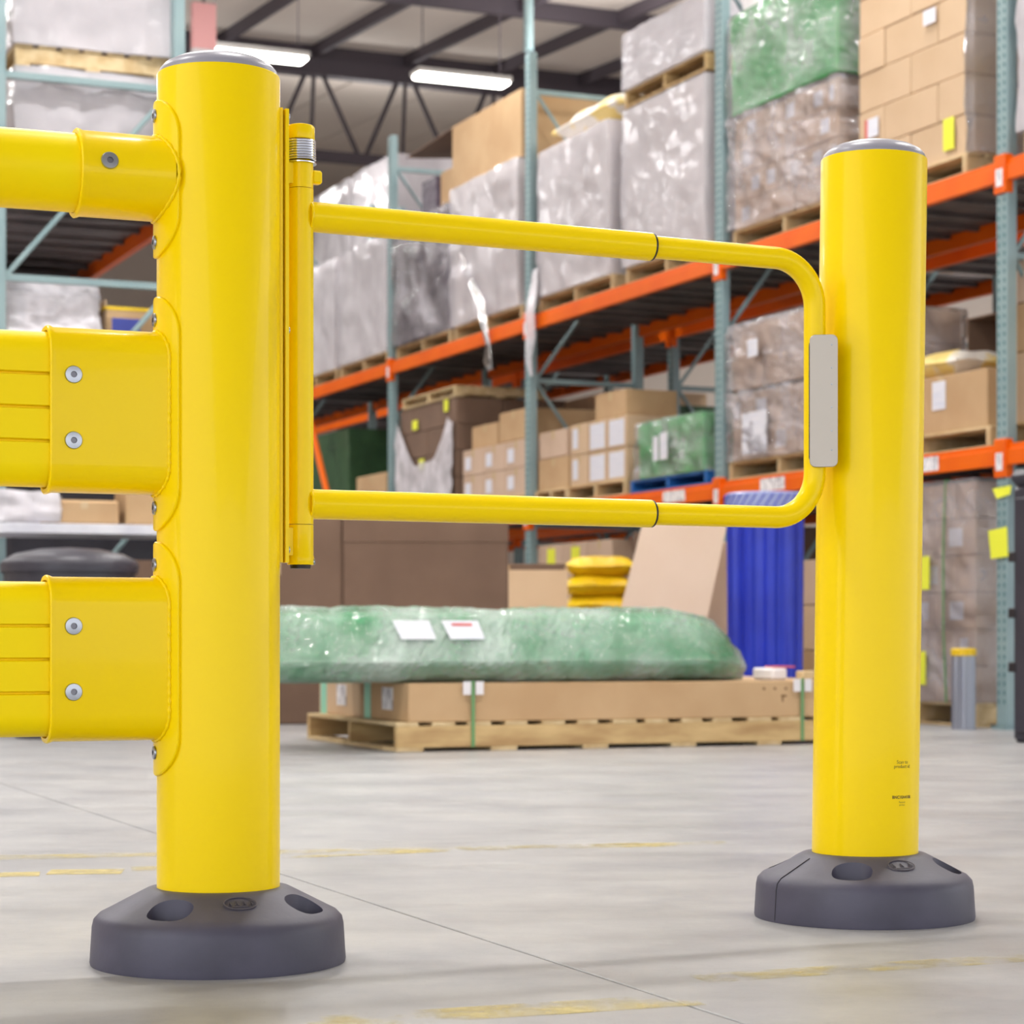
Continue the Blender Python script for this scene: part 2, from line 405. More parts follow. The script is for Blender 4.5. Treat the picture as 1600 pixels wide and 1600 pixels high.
part('panel', MB().bbox(-.12, -.04, .1, .12, .04, .55), 'pink', sg)
part('lower_panel', MB().bbox(-.12, -.045, -.15, .12, .045, .1), 'white', sg)
part('hanger', MB().box(-.01, -.01, .55, .01, .01, 1.9), 'truss', sg)

# ================================================================ PALLET RACKS
UW, UD = 0.10, 0.07
def upright_mesh(h):
    return MB().bbox(0, -UW/2, 0.02, UD, UW/2, h, .004).mesh('upright', M['upright'])
def slots_mesh(h):
    b = MB(); z = 0.15
    while z < h-0.05:
        for y in (-.026, .026):
            b.add([(-.0015, y-.008, z+.02), (-.0015, y+.008, z+.02), (-.0015, y+.005, z-.004), (-.0015, y-.005, z-.004),
                   (.002, y-.008, z+.02), (.002, y+.008, z+.02), (.002, y+.005, z-.004), (.002, y-.005, z-.004)],
                  [(0, 1, 2, 3), (4, 7, 6, 5), (0, 4, 5, 1), (1, 5, 6, 2), (2, 6, 7, 3), (3, 7, 4, 0)])
        z += 0.0508
    return b.mesh('slots', M['hole'])
def beam_mesh(L_):
    # stepped box beam profile, 0.12 high
    pr = [(0, -.12), (0, -.035), (.012, -.03), (.012, 0), (.05, 0), (.05, -.12)]
    b = MB(); b.sweep([[(x, y, z) for x, z in pr] for y in (0, L_)], True, True)
    return b.mesh('beam', M['orange'])
conn = MB().bbox(-.008, -.055, -.19, .05, .055, .03, .004).mesh('beam_connector', M['orange'])
foot = MB().box(-.02, -.07, 0, UD+.02, .07, .02).mesh('foot_plate', M['upright'])
tagm = MB().box(-.0100, -.032, -.15, -.0078, .032, -.05).mesh('label_tag', M['barcode'])
H1, H2 = 1.62, 3.23
RD = 1.07
def rack(label, s0, ts, h, levels=(H1, H2), side=1, panels=3, braces=True, tags=True, RD=RD):
    """side=1: aisle face at x=0, depth towards +x."""
    r = thing('pallet_rack', label, 'rack', R(s0, 0), TH)
    um = upright_mesh(h); sm = slots_mesh(h)
    for t in ts:
        for x in (0, RD-UD):
            u = link('upright', um, r, (x*side-(UD if side < 0 else 0), t, 0))
            link('foot_plate', foot, r, (x*side-(UD if side < 0 else 0), t, 0))
            if x == 0 and side > 0: link('slots', sm, u)['kind'] = 'stuff'
        # horizontal struts and diagonals of the end frame
        zz = 0.25; zs = []
        while zz < h: zs.append(zz); zz += 1.22
        a, b_ = (UD*side, (RD-UD)*side)
        for z in zs:
            part('strut', MB().box(min(a, b_), t-.02, z-.02, max(a, b_), t+.02, z+.02), 'upright', r)
        for n_, (z, z2) in enumerate(zip(zs, zs[1:])):
            if side < 0 and n_ > 2: continue
            q = (a, b_) if (n_ % 2 == 0) != (side < 0) else (b_, a)
            if side < 0: q = (b_, a)
            part('diagonal_brace', MB().tube([(q[0], t, z), (q[1], t, z2)], .017, 6), 'upright', r)
    for t0, t1 in zip(ts, ts[1:]):
        L_ = t1-t0-UW; bm_ = beam_mesh(L_)
        for z in levels:
            for x, fl in ((-0.005, 1), (RD+.005, -1)):
                o = link('beam', bm_, r, (x*side, t0+UW/2, z)); o.scale = (fl*side, 1, 1)
                for t in ((t0, t1) if t0 == ts[0] else (t1,)):
                    if x < 0.1:
                        c = link('beam_connector', conn, r, ((x-.004)*side, t, z-.001)); c.scale = (side, 1, 1)
                        if tags and side > 0: link('label_tag', tagm, c)
            # deck panels with ribs
            pw = L_/panels
            for i in range(panels):
                y0 = t0+UW/2+i*pw+.01
                d = MB().box(min(.05*side, (RD-.05)*side), y0, z-.022, max(.05*side, (RD-.05)*side), y0+pw-.02, z-.004)
                for q in range(3):
                    yy = y0+pw*(.2+.3*q); d.box(min(.05*side, (RD-.05)*side), yy-.02, z-.05, max(.05*side, (RD-.05)*side), yy+.02, z-.022)
                part('deck_panel', d, 'deck', r)
    return r
TS = [-3.4, 0.0, 3.36, 6.72, 10.1, 13.5, 16.9]
r1 = rack('tall orange-beamed pallet rack with sage uprights facing the aisle on the right', 0.0, TS, 5.45)
r2 = rack('second orange-beamed rack standing back to back behind the front right rack', 1.35, TS[1:], 5.45, tags=False)
sL, tL = to_st(Vector((-2.04, 13.9, 0)))
r3 = rack('sage end frame and pallet rack left of the aisle, behind the yellow rails', sL, [tL, tL+3.4, tL+6.8], 6.6, side=-1, tags=False, RD=1.17)
# leaning orange brace in the far bay
part('diagonal_beam', MB().tube([(-.02, 12.75, 3.15), (-.02, 11.85, 1.9)], .035, 8), 'orange', r1, label='bright orange diagonal beam')
# white location labels on the lower beams
for t0, t1 in ((.62, .98), (2.42, 2.75), (3.85, 4.2)):
    part('location_label', MB().box(-.0075, t0, H1-.105, -.0055, t1, H1-.02), 'barcode', r1, label='white location label strip')
# yellow tags on the near upright
part('yellow_tag', MB().add([(-.006, -.07, .98), (-.03, .06, .97), (-.035, .08, 1.13), (-.006, -.06, 1.15)], [(0, 1, 2, 3)]), 'yel_tag', r1, label='bright yellow paper tag')
part('yellow_tag', MB().add([(-.006, -.09, 1.33), (-.02, .02, 1.31), (-.02, .06, 1.37), (-.006, -.10, 1.38)], [(0, 1, 2, 3)]), 'yel_tag', r1, label='bright yellow paper tag')
# column guard
cg = thing('column_guard', 'short ribbed silver column guard with yellow cap at the near rack upright', 'guard', R(-.16, .14), TH)
prof = []
ang = 36
b = MB(); rings = []
for z in (0, .42):
    rings.append([((.062+(.006 if k % 2 else 0))*math.cos(2*PI*k/ang), (.062+(.006 if k % 2 else 0))*math.sin(2*PI*k/ang), z) for k in range(ang)])
b.sweep(rings, True, True); part('sleeve', b, 'alu', cg)
part('cap', MB().lathe([(0, .42), (.072, .42), (.072, .455), (.066, .462), (0, .462)], 24), 'bag_y', cg, True, label='yellow cap ring')

# ================================================================ GOODS
def pallet(label, s, t, z, D=1.02, W=1.2, H=0.13, wood='wood', base=None, rz=TH, group='wooden pallets on the racks', seedy=0, nb=7, cat='pallet'):
    """stringers run along x (depth), deck boards along y; origin at the near aisle corner"""
    loc = base if base is not None else R(s, t, z)
    p = thing('pallet', label, cat, loc, rz, group)
    st = MB().bbox(0, 0, .018, D, .04, H-.018, .003).mesh('stringer', M[wood])
    for y in (0.005, W/2-.02, W-.045): link('stringer', st, p, (0, y, 0))
    bd = MB().bbox(0, 0, H-.0175, D/nb*.78, W, H, .002).mesh('deck_board', M[wood])
    for i in range(nb): link('deck_board', bd, p, (i*(D-D/nb*.78)/(nb-1), 0, 0))
    bb = MB().bbox(0, 0, 0, .09, W, .0175, .002).mesh('bottom_board', M[wood])
    for i in range(3): link('bottom_board', bb, p, (i*(D-.09)/2, 0, 0))
    return p
def crumple(D, W, H, amp, seed, cuts=22, freq=3.0, pad=.012, top=True, open_bottom=True):
    bm = bmesh.new(); bmesh.ops.create_cube(bm, size=1)
    bmesh.ops.subdivide_edges(bm, edges=list(bm.edges), cuts=cuts, use_grid_fill=True)
    if open_bottom:
        bmesh.ops.delete(bm, geom=[f for f in bm.faces if f.normal.z < -.9], context='FACES')
    for v in bm.verts:
        c = v.co.copy(); n = Vector([x if abs(x) > .499 else 0 for x in c]); 
        if c.z < -.499: n.z = 0
        if n.length: n.normalize()
        n.z *= .3
        p = Vector((D/2+c.x*(D+2*pad), W/2+c.y*(W+2*pad), H/2+c.z*H+(pad*.6 if c.z > 0.49 else 0)))
        k = noise.noise(p*freq+Vector((seed, seed*.7, 0)))+.5*noise.noise(p*freq*2.7+Vector((0, seed, 0)))
        v.co = p+n*(amp*(k+.75)+random.uniform(0, .009))
        v.co.z = max(v.co.z, 0.0)
    b = MB(); bm.verts.index_update()
    b.add([v.co[:] for v in bm.verts], [[v.index for v in f.verts] for f in bm.faces]); bm.free(); return b
def stack_parts(p, D, W, H, layers, cols, m, z0=0.0, deep=2, stagger=True, gap=.004, labels=0.0, tape=False):
    h = H/layers
    cache = {}
    for L_ in range(layers):
        n = cols if (not stagger or L_ % 2 == 0) else cols
        if stagger and L_ % 2:
            ws = [.5]+[1]*(cols-1)+[.5] if cols > 1 else [1]
        else: ws = [1]*cols
        y = 0.0; unit = W/sum(ws)
        for wv in ws:
            wy = wv*unit
            for dx in range(deep):
                dd = D/deep
                if dx > 0 and y > 0.001 and deep > 1: continue      # only the faces towards the aisle and the near end
                key = (round(wy, 4), dx)
                if key not in cache:
                    cache[key] = MB().bbox(gap, gap, 0, dd-gap, wy-gap, h-.003, .007).mesh('carton', M[m])
                jx = random.uniform(0, .008)
                link('carton', cache[key], p, (dx*dd+jx, y, z0+L_*h))
                if labels and dx == 0 and random.random() < labels:
                    lw = min(.14, wy*.4); lh = min(.12, h*.5)
                    y1 = y+wy*random.uniform(.12, .5); z1 = z0+L_*h+h*.25
                    part('label_sheet', MB().box(-.0016+jx+gap, y1, z1, jx+gap-.0002, y1+lw, z1+lh), 'label', p)
            y += wy
def load(name, label, cat, s, t, z, D, W, H, layers=3, cols=2, m='card_m', film='film', amp=.02, freq=3.0, group=None,
         seed=1, labels=0.0, stagger=True, solid=False, cuts=22, deep=2):
    p = thing(name, label, cat, R(s, t, z), TH, group)
    if solid:
        part('box_body', MB().bbox(0, 0, 0, D, W, H, .012), m, p)
        part('box_rim', MB().bbox(-.006, -.006, H-.16, D+.006, W+.006, H+.004, .006), m, p)
    else: stack_parts(p, D, W, H, layers, cols, m, labels=labels, stagger=stagger, deep=deep)
    if film: part('stretch_wrap', crumple(D, W, H, amp, seed, cuts, freq), film, p, film != 'film')
    return p
def sheet(p, y, z, w_, h_, m='label', x=-.03, name='label_sheet', label=None):
    return part(name, MB().bbox(x-.002, y, z, x+.001, y+w_, z+h_, .0005), m, p, label=label)
def ribbon(pts, wd, seed=0, n=5, amp=.02):
    """hanging crumpled strip following pts, wd = list of widths along y"""
    rings = []
    for i, (x, y, z) in enumerate(pts):
        w_ = wd[min(i, len(wd)-1)]
        rings.append([(x+amp*noise.noise(Vector((k*1.7, i*.9, seed))), y+w_*(k/n-.5), z+amp*.5*noise.noise(Vector((k, i, seed+9)))) for k in range(n+1)])
    b = MB(); b.sweep(rings, closed=False); return b
PG = 'wooden pallets on the racks'
WG = 'film-wrapped pallet loads on the racks'
def on_pallet(lab, s, t, z, W, D=1.0, wood='wood', group=PG):
    return pallet(lab, s, t, z, D, W, .13, wood, group=group)
S0 = .04
# ---- front rack, upper level
on_pallet('pallet under the whitish load right of the near upright', S0, -1.3, H2, 1.15)
load('wrapped_load', 'whitish wrapped load at the right frame edge beyond the near upright', 'wrapped load', S0, -1.3, H2+.13, 1.0, 1.15, 1.6, solid=True, m='milk', film='film_m', group=WG, seed=3)
on_pallet('pallet under the tall stack of tan boxes', S0, .40, H2, 1.22)
lo = load('wrapped_load', 'tall stack of tan cartons with a yellow tag above the short post', 'wrapped load', S0+.02, .44, H2+.13, .98, 1.18, 1.68, 7, 2, 'card_l', None, group=WG)
part('stretch_wrap', crumple(.9, .02, 1.6, .03, 5, 10, 4), 'film', lo, True, loc=(.04, -.05, 0))
sheet(lo, .10, .05, .11, .19, 'yel_tag', -.012, 'yellow_tag', 'yellow paper tag'); sheet(lo, .93, .30, .12, .12, 'label', -.006); sheet(lo, 1.05, .30, .03, .12, 'red', -.008, 'red_stripe')
sheet(lo, .3, .85, .13, .09, 'label', -.006)
on_pallet('pallet under the brown cartons below the green sheet', S0, 1.80, H2, 1.42)
lo = load('wrapped_load', 'wrapped brown cartons with white labels below the bright green load', 'wrapped load', S0, 1.83, H2+.13, 1.0, 1.38, .78, 4, 5, 'card_m', 'film', amp=.03, freq=6, group=WG, labels=.75, seed=8)
lo = load('green_load', 'bright green film-covered load stacked over the brown cartons', 'wrapped load', S0-.01, 1.82, H2+.13+.80, 1.02, 1.4, .68, solid=True, m='green_s', film='film', seed=11)
part('box_body', MB().bbox(0, 0, 0, .9, 1.3, .45, .01), 'white', tag(link('white_carton', None, None, R(S0+.04, 1.86, H2+.13+1.505), TH), 'white carton lying on top of the bright green load', 'box'))
on_pallet('pallet under the big beige box left of the second upright', S0, 3.56, H2, 1.36)
load('wrapped_load', 'big beige wrapped box with a second pallet stacked on it', 'wrapped load', S0, 3.62, H2+.13, 1.0, 1.3, 1.20, solid=True, m='milk', film='film_m', group=WG, seed=13, amp=.015)
pallet('pallet between the two stacked beige and white wrapped boxes', S0, 3.6, H2+1.365, 1.0, 1.34, .13, 'wood_b', group=PG)
load('wrapped_load', 'white wrapped box on the raised pallet, topmost of its stack', 'wrapped load', S0, 3.62, H2+1.497, 1.0, 1.3, .42, solid=True, m='white', film='film_m', group=WG, seed=14, amp=.015)
on_pallet('pallet under the pale box carrying the white and yellow bag', S0, 5.14, H2, 1.42)
lo = load('wrapped_load', 'pale wrapped box carrying a white and yellow bag', 'wrapped load', S0, 5.2, H2+.13, 1.0, 1.32, 1.2, solid=True, m='milk', film='film_m', group=WG, seed=15, amp=.02)
part('film_tail', ribbon([(-.03, 1.38, .25), (-.06, 1.36, .05), (-.10, 1.34, -.14), (-.09, 1.33, -.34), (-.12, 1.31, -.52), (-.1, 1.3, -.66)], [.10, .16, .2, .18, .16, .08], 3), 'film_w', lo, True)
def bag(name, label, cat, loc, D, W, H, m, seed, rz=TH, group=None):
    bm = bmesh.new(); bmesh.ops.create_cube(bm, size=2); bmesh.ops.subdivide_edges(bm, edges=list(bm.edges), cuts=9, use_grid_fill=True)
    for v in bm.verts:
        x, y, z = v.co
        e = (abs(x)**4+abs(y)**4)**.25
        k = math.sqrt(max(0, 1-min(1, e)**4))*.85+.12
        nn = noise.noise(Vector((x*1.6+seed, y*1.6, z*1.6)))
        zz = (z*k*.5+.5)*H if z > -.99 else (-.5*k+.5)*H
        v.co = (D*.5*(x*(1-.05*abs(z)))+D*.5, W*.5*y*(1-.05*abs(z))+W*.5, max(0, zz+nn*H*.10*(1 if z > -.5 else 0)))
    b = MB(); bm.verts.index_update(); b.add([v.co[:] for v in bm.verts], [[v.index for v in f.verts] for f in bm.faces]); bm.free()
    return tag(link(name, b.mesh(name, M[m], True), None, loc, rz), label, cat, group)
bag('goods_bag', 'white and yellow film bag lying on the pale wrapped box', 'bag', R(S0+.05, 5.22, H2+1.34), .9, 1.2, .30, 'bag_w', 4)
on_pallet('pallet under the white box with the hanging film strip', S0, 6.92, H2, 1.56)
lo = load('wrapped_load', 'white wrapped box with a loose film strip hanging over the orange beam', 'wrapped load', S0, 6.98, H2+.13, 1.0, 1.5, 1.25, solid=True, m='milk', film='film_m', group=WG, seed=17, amp=.03)
part('film_tail', ribbon([(-.03, 1.35, .75), (-.04, 1.05, .40), (-.06, .72, .12), (-.10, .56, -.06), (-.09, .50, -.28), (-.1, .46, -.42), (-.08, .48, -.50)], [.03, .10, .16, .10, .10, .20, .10], 5), 'film_w', lo, True)
bx = thing('open_carton', 'large open cardboard carton with a flap hanging out, on the white wrapped load', 'box', R(S0+.02, 6.98, H2+1.41), TH)
Wb, Db, Hb = 1.6, .9, .58
part('front_panel', MB().bbox(0, 0, 0, .012, Wb, Hb, .002), 'card', bx); part('back_panel', MB().bbox(Db-.012, 0, 0, Db, Wb, Hb, .002), 'card', bx)
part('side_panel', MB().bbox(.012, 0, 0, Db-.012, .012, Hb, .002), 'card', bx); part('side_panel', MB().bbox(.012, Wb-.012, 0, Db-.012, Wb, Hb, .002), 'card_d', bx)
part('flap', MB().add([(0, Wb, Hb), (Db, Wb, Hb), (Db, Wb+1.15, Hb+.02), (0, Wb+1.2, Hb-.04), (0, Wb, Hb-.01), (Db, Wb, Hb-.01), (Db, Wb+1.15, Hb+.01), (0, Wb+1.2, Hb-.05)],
     [(0, 1, 2, 3), (7, 6, 5, 4), (0, 4, 5, 1), (1, 5, 6, 2), (2, 6, 7, 3), (3, 7, 4, 0)]), 'card_d', bx)  # flap coloured darker to paint the shade on its underside
part('base_panel', MB().box(.012, .012, 0, Db-.012, Wb-.012, .012), 'card', bx)
on_pallet('pallet under the dark purple-grey wrapped load', S0, 8.58, H2, 1.44)
load('wrapped_load', 'dark purple-grey wrapped load between two whitish loads', 'wrapped load', S0, 8.62, H2+.13, 1.0, 1.36, 1.15, solid=True, m='purple', film='film', group=WG, seed=19, amp=.05, freq=2)
for y, lab, mm in ((8.70, 'small tan carton under the open flap, nearer one', 'card'), (9.2, 'small dark box on the purple-grey wrapped load', 'purple')):
    tag(part('carton', MB().bbox(0, 0, 0, .4, .38, .36, .006), mm, None, loc=R(S0+.1, y, H2+1.31), rz=TH), lab, 'box')
for i, (t, lab) in enumerate(((10.28, 'whitish vertically ribbed wrapped load, right of the hinge tube'), (11.85, 'whitish wrapped load partly hidden by the hinge tube'))):
    on_pallet(('pallet under the ribbed whitish load beyond the dark one', 'farthest visible pallet on the upper orange beam')[i], S0, t-.02, H2, 1.44)
    load('wrapped_load', lab, 'wrapped load', S0, t, H2+.13, 1.0, 1.38, 1.15, 2, 4, 'white', 'film_m', group=WG, seed=21+i, amp=.03, freq=2.5, stagger=False)
# ---- second row, upper level
for t, h, lab in ((13.75, 2.75, 'tall whitish wrapped stack far in the back rack, right one'), (15.3, 2.75, 'tall whitish wrapped stack far in the back rack, left one'),
               (4.0, 1.2, 'whitish wrapped load in the back rack behind the beige box'), (7.0, 1.1, 'whitish wrapped load in the back rack behind the open carton')):
    on_pallet('pallet below the '+lab, 1.40, t-.02, H2, 1.4)
    load('wrapped_load', lab, 'wrapped load', 1.40, t, H2+.13, 1.0, 1.36, h, 4, 3, 'greige', 'film_m', group='wrapped loads in the back rack', seed=31+t, amp=.03)

# ---- front rack, lower level
def carton(label, s, t, z, D, W, H, m='card', group=None, tape=True, lab=None, rz=0.0, name='carton', base=None):
    p = thing(name, label, 'box', base if base is not None else R(s, t, z), TH+rz, group)
    part('body', MB().bbox(0, 0, 0, D, W, H, .006), m, p)
    if tape: part('tape', MB().box(-.0015, W/2-.025, H-.07, 0, W/2+.025, H).box(-.0015, W/2-.025, H, D+.001, W/2+.025, H+.0012), 'tape', p)
    if lab: sheet(p, lab[0], lab[1], lab[2], lab[3], 'label', -.002)
    return p
BG = 'loose cartons on the lower rack level'
on_pallet('pallet under the tan box stack behind the near upright', .12, -1.15, H1, 1.32, .9)
for i, (t, z, W_, H_, mm, lb) in enumerate(((-1.1, .13, .62, .40, 'card_l', 'pale tan carton at the right edge, lowest of its stack'), (-.44, .13, .62, .40, 'card_l', 'pale tan carton behind the near upright, lowest of its stack'),
        (-1.1, .53, .62, .28, 'card', 'tan carton at the right edge, middle of its stack'), (-.44, .53, .62, .28, 'card', 'tan carton behind the near upright, middle of its stack'),
        (-1.1, .81, .62, .26, 'card_m', 'brown carton at the right edge, topmost of its stack'), (-.44, .81, .62, .26, 'card_m', 'brown carton with white label behind the near upright, topmost of its stack'))):
    carton(lb, .14, t, H1+z, .8, W_, H_-.004, mm, BG, lab=(.05, .08, .09, .15) if z > .7 else None)
on_pallet('pallet with boards on edge under the labelled brown carton', .08, .22, H1, 1.5, .95)
carton('brown carton with a tall white label and bag on top, right of the short post', .10, .28, H1+.13, .8, .95, .34, 'card', BG, lab=(.42, .14, .14, .17))
bag('goods_bag', 'yellow and white bag sitting on the labelled brown carton', 'bag', R(.12, .62, H1+.475), .45, .62, .17, 'bag_w', 9)
oc = thing('open_carton', 'dark open box lying behind the yellow and white bag', 'box', R(.62, .28, H1+.475), TH)
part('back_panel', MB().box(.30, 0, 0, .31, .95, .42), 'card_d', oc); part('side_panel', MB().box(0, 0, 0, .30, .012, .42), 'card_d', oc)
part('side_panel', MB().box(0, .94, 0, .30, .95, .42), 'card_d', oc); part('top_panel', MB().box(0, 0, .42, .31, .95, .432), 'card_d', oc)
on_pallet('pallet under the two-tier wrapped brown load', S0, 1.88, H1, 1.4)
lo = load('wrapped_load', 'wrapped brown load, lower tier, with a large white paper on its face', 'wrapped load', S0, 1.9, H1+.13, 1.0, 1.34, .47, 2, 3, 'card_m', 'film', group=WG, seed=41, freq=7, amp=.025, labels=.2)
sheet(lo, .78, .03, .34, .29, 'label', -.035)
lo = load('wrapped_load', 'wrapped brown load, upper tier, inside the gate opening', 'wrapped load', S0, 1.9, H1+.62, 1.0, 1.34, .45, 2, 3, 'card_m', 'film', group=WG, seed=42, freq=7, amp=.025)
sheet(lo, .85, .2, .14, .12, 'label', -.066)
pallet('bright blue plastic pallet under the small green load', S0, 3.60, H1, 1.0, 1.24, .10, 'bluep', group=None)
lo = load('green_load', 'small vivid green wrapped load on the blue pallet', 'wrapped load', S0+.02, 3.68, H1+.10, .9, 1.05, .42, solid=True, m='green_s', film='film', seed=44, amp=.03, freq=6)
sheet(lo, .45, .12, .12, .2, 'label', -.066); sheet(lo, .60, .12, .08, .18, 'label', -.066)
on_pallet('pallet under the cartons with white paper fronts', S0, 4.92, H1, 1.1)
for i, (t, z, lb) in enumerate(((4.95, .13, 'carton with white paper front, lower right of its stack'), (5.3, .13, 'carton with white paper front, lower middle of its stack'), (5.65, .13, 'plain small carton, lower left of the paper-fronted stack'),
        (4.95, .38, 'carton with white paper front, upper right of its stack'), (5.3, .38, 'carton with white paper front, upper middle of its stack'), (5.65, .38, 'narrow-labelled carton, upper left of the paper-fronted stack'))):
    carton(lb, .06, t, H1+z, .5, .33, .245, 'card_l', BG, lab=(.03, .02, .27, .2) if i % 3 < 2 else (.18, .05, .1, .16))
carton('plain tan box sitting on the cartons with white paper fronts', .08, 5.0, H1+.63, .45, .55, .2, 'card', BG)
on_pallet('pallet under the small wooden crates near the third upright', S0, 6.0, H1, .66)
carton('tan box near the third upright, bottom one', .06, 6.02, H1+.13, .8, .6, .26, 'card', BG)
carton('tan box near the third upright, upper one', .06, 6.05, H1+.394, .8, .55, .22, 'card_m', BG)
# third bay
on_pallet('pallet under the labelled box stack left of the third upright', S0, 6.84, H1, 1.5)
lbs = ['right', 'middle', 'left']
for r_ in range(2):
    for c_ in range(3):
        carton('labelled brown box left of the third upright, %s row, %s' % (('lower', 'upper')[r_], lbs[c_]), .06, 6.86+c_*.49, H1+.13+r_*.235, .8, .48, .232, 'card_m', BG, lab=(.28, .05, .14, .12))
carton('larger tan box on the labelled stack behind the third upright', .08, 6.9, H1+.605, .8, .62, .26, 'card', BG)
carton('small tan box on the labelled stack, left of the larger tan one', .10, 7.6, H1+.605, .6, .6, .2, 'card', BG)
on_pallet('pallet under the load with torn white film', S0, 8.42, H1, 1.55)
lo = load('wrapped_load', 'brown boxes with torn white film hanging in a V and yellow stickers', 'wrapped load', S0, 8.45, H1+.13, .95, 1.48, .98, 4, 2, 'card_d', None, group=WG)
b = MB(); nn = 28; rings = []
for i in range(nn+1):
    y = 1.5*i/nn; f = i/nn
    top = .42+.50*max(0, (abs(f-.5)-.14)/.36)**1.3 if .05 < f < .97 else .75
    top += .04*noise.noise(Vector((f*9, 3, 0)))
    rings.append([(-.03-.035*abs(noise.noise(Vector((f*8, zz*.5, 2)))), y+.02*noise.noise(Vector((f*5, zz, 7))), top*zz/8) for zz in range(9)])
b.sweep(rings, closed=False); part('torn_film', b, 'film_w', lo, True, label='torn milky white film')
sheet(lo, .78, .36, .13, .11, 'yel_tag', -.01, 'yellow_sticker'); sheet(lo, .95, .76, .14, .09, 'yel_tag', -.01, 'yellow_sticker'); sheet(lo, .16, .86, .1, .11, 'yel_tag', -.01, 'yellow_sticker')
pallet('wooden pallet lying on top of the boxes with torn film', S0, 8.45, H1+1.115, .9, 1.4, .1, 'wood', group=PG)
# fourth bay
on_pallet('pallet under the far open tan carton beside the hinge tube', S0, 10.3, H1, 1.2)
carton('far open tan carton above the lower gate bar, beside the fourth upright', .06, 10.35, H1+.13, .7, .9, .42, 'card', BG)
for t, lab in ((10.3, 'green wrapped load darkened for shade, behind the far tan carton'), (11.9, 'green wrapped load darkened for shade, beside the orange diagonal')):
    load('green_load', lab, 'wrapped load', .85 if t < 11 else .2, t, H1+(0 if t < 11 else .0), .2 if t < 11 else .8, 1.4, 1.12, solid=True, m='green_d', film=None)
# second row lower
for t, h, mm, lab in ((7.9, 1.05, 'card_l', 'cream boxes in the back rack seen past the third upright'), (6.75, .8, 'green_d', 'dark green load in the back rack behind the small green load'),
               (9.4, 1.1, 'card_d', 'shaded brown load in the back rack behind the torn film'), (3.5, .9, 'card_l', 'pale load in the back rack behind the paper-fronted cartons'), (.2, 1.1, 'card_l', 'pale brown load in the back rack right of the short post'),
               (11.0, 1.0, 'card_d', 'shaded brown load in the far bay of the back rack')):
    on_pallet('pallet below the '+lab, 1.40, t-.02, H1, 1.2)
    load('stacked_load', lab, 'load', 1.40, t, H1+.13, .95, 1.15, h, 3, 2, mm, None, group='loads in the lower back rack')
# ---- floor level of the front rack
pallet('pallet on the floor under the strapped brown carton stack', .05, .30, 0, 1.0, 1.3, .14, 'wood', group='pallets on the floor')
lo = load('wrapped_load', 'tall strapped and wrapped brown carton stack on the floor right of the short post', 'wrapped load', .06, .34, .14, .95, 1.2, 1.30, 6, 3, 'card_m', 'film', group=WG, seed=51, freq=4, amp=.02, labels=.7)
sheet(lo, .40, .55+.12, .12, .2, 'yel_tag', -.050, 'yellow_paper', 'bright yellow paper'); sheet(lo, .44, .10, .1, .2, 'yel_tag', -.050, 'yellow_paper', 'bright yellow paper')
part('strap', MB().tube([(-.04, .24, 0), (-.045, .26, .4), (-.04, .27, .9), (-.04, .25, 1.31), (.9, .25, 1.33)], .006, 6), 'strap', lo, label='green strap')
pallet('pallet on the floor under the plain carton pile left of the short post', .05, 1.85, 0, 1.0, 1.3, .14, 'wood', group='pallets on the floor')
for i in range(3):
    carton('brown carton in the floor pile left of the short post, %s one' % ('bottom', 'middle', 'top')[i], .08, 1.88+.03*i, .14+.3*i, .9, 1.1-.1*i, .295, ('card', 'card_l', 'card_m')[i], 'plain cartons on the floor')
pallet('pallet on the floor under the yellow-labelled cartons', .05, 5.2, 0, 1.0, 1.45, .14, 'wood', group='pallets on the floor')
for r_ in range(4):
    for c_ in range(3):
        hh = .29
        c = carton('%s carton of the yellow-labelled stack under the rack, %s column' % (('bottom', 'second', 'third', 'top')[r_], ('right', 'middle', 'left')[c_]), .07, 5.22+c_*.48, .14+r_*hh, .8, .47, hh-.004, 'card_m', 'yellow-labelled cartons under the rack')
        if c_ > 0: sheet(c, .12, .03, .16, .22, 'yel_tag', -.002, 'yellow_label', 'yellow label')
pallet('pallet on the floor under the dark cartons left of the yellow bags', .05, 3.6, 0, 1.0, 1.3, .14, 'wood', group='pallets on the floor')
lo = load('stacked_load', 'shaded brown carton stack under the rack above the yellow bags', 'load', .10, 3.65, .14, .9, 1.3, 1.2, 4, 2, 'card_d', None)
# ---- black cabinet at right edge
cb = thing('black_cabinet', 'tall black plastic cabinet at the right frame edge', 'cabinet', Vector((2.50, 11.2, 0)), TH)
part('body', MB().bbox(0, -.6, 0, .6, 0, 1.28, .02), 'darkp', cb); part('lid', MB().bbox(-.015, -.615, 1.28, .615, .015, 1.36, .03), 'darkp', cb)
part('door', MB().bbox(-.012, -.57, .05, 0, -.03, 1.22, .008), 'darkp', cb)
for z in (.35, .62, .9): part('hinge', MB().bbox(-.02, -.05, z, .02, .008, z+.05, .004), 'black', cb)

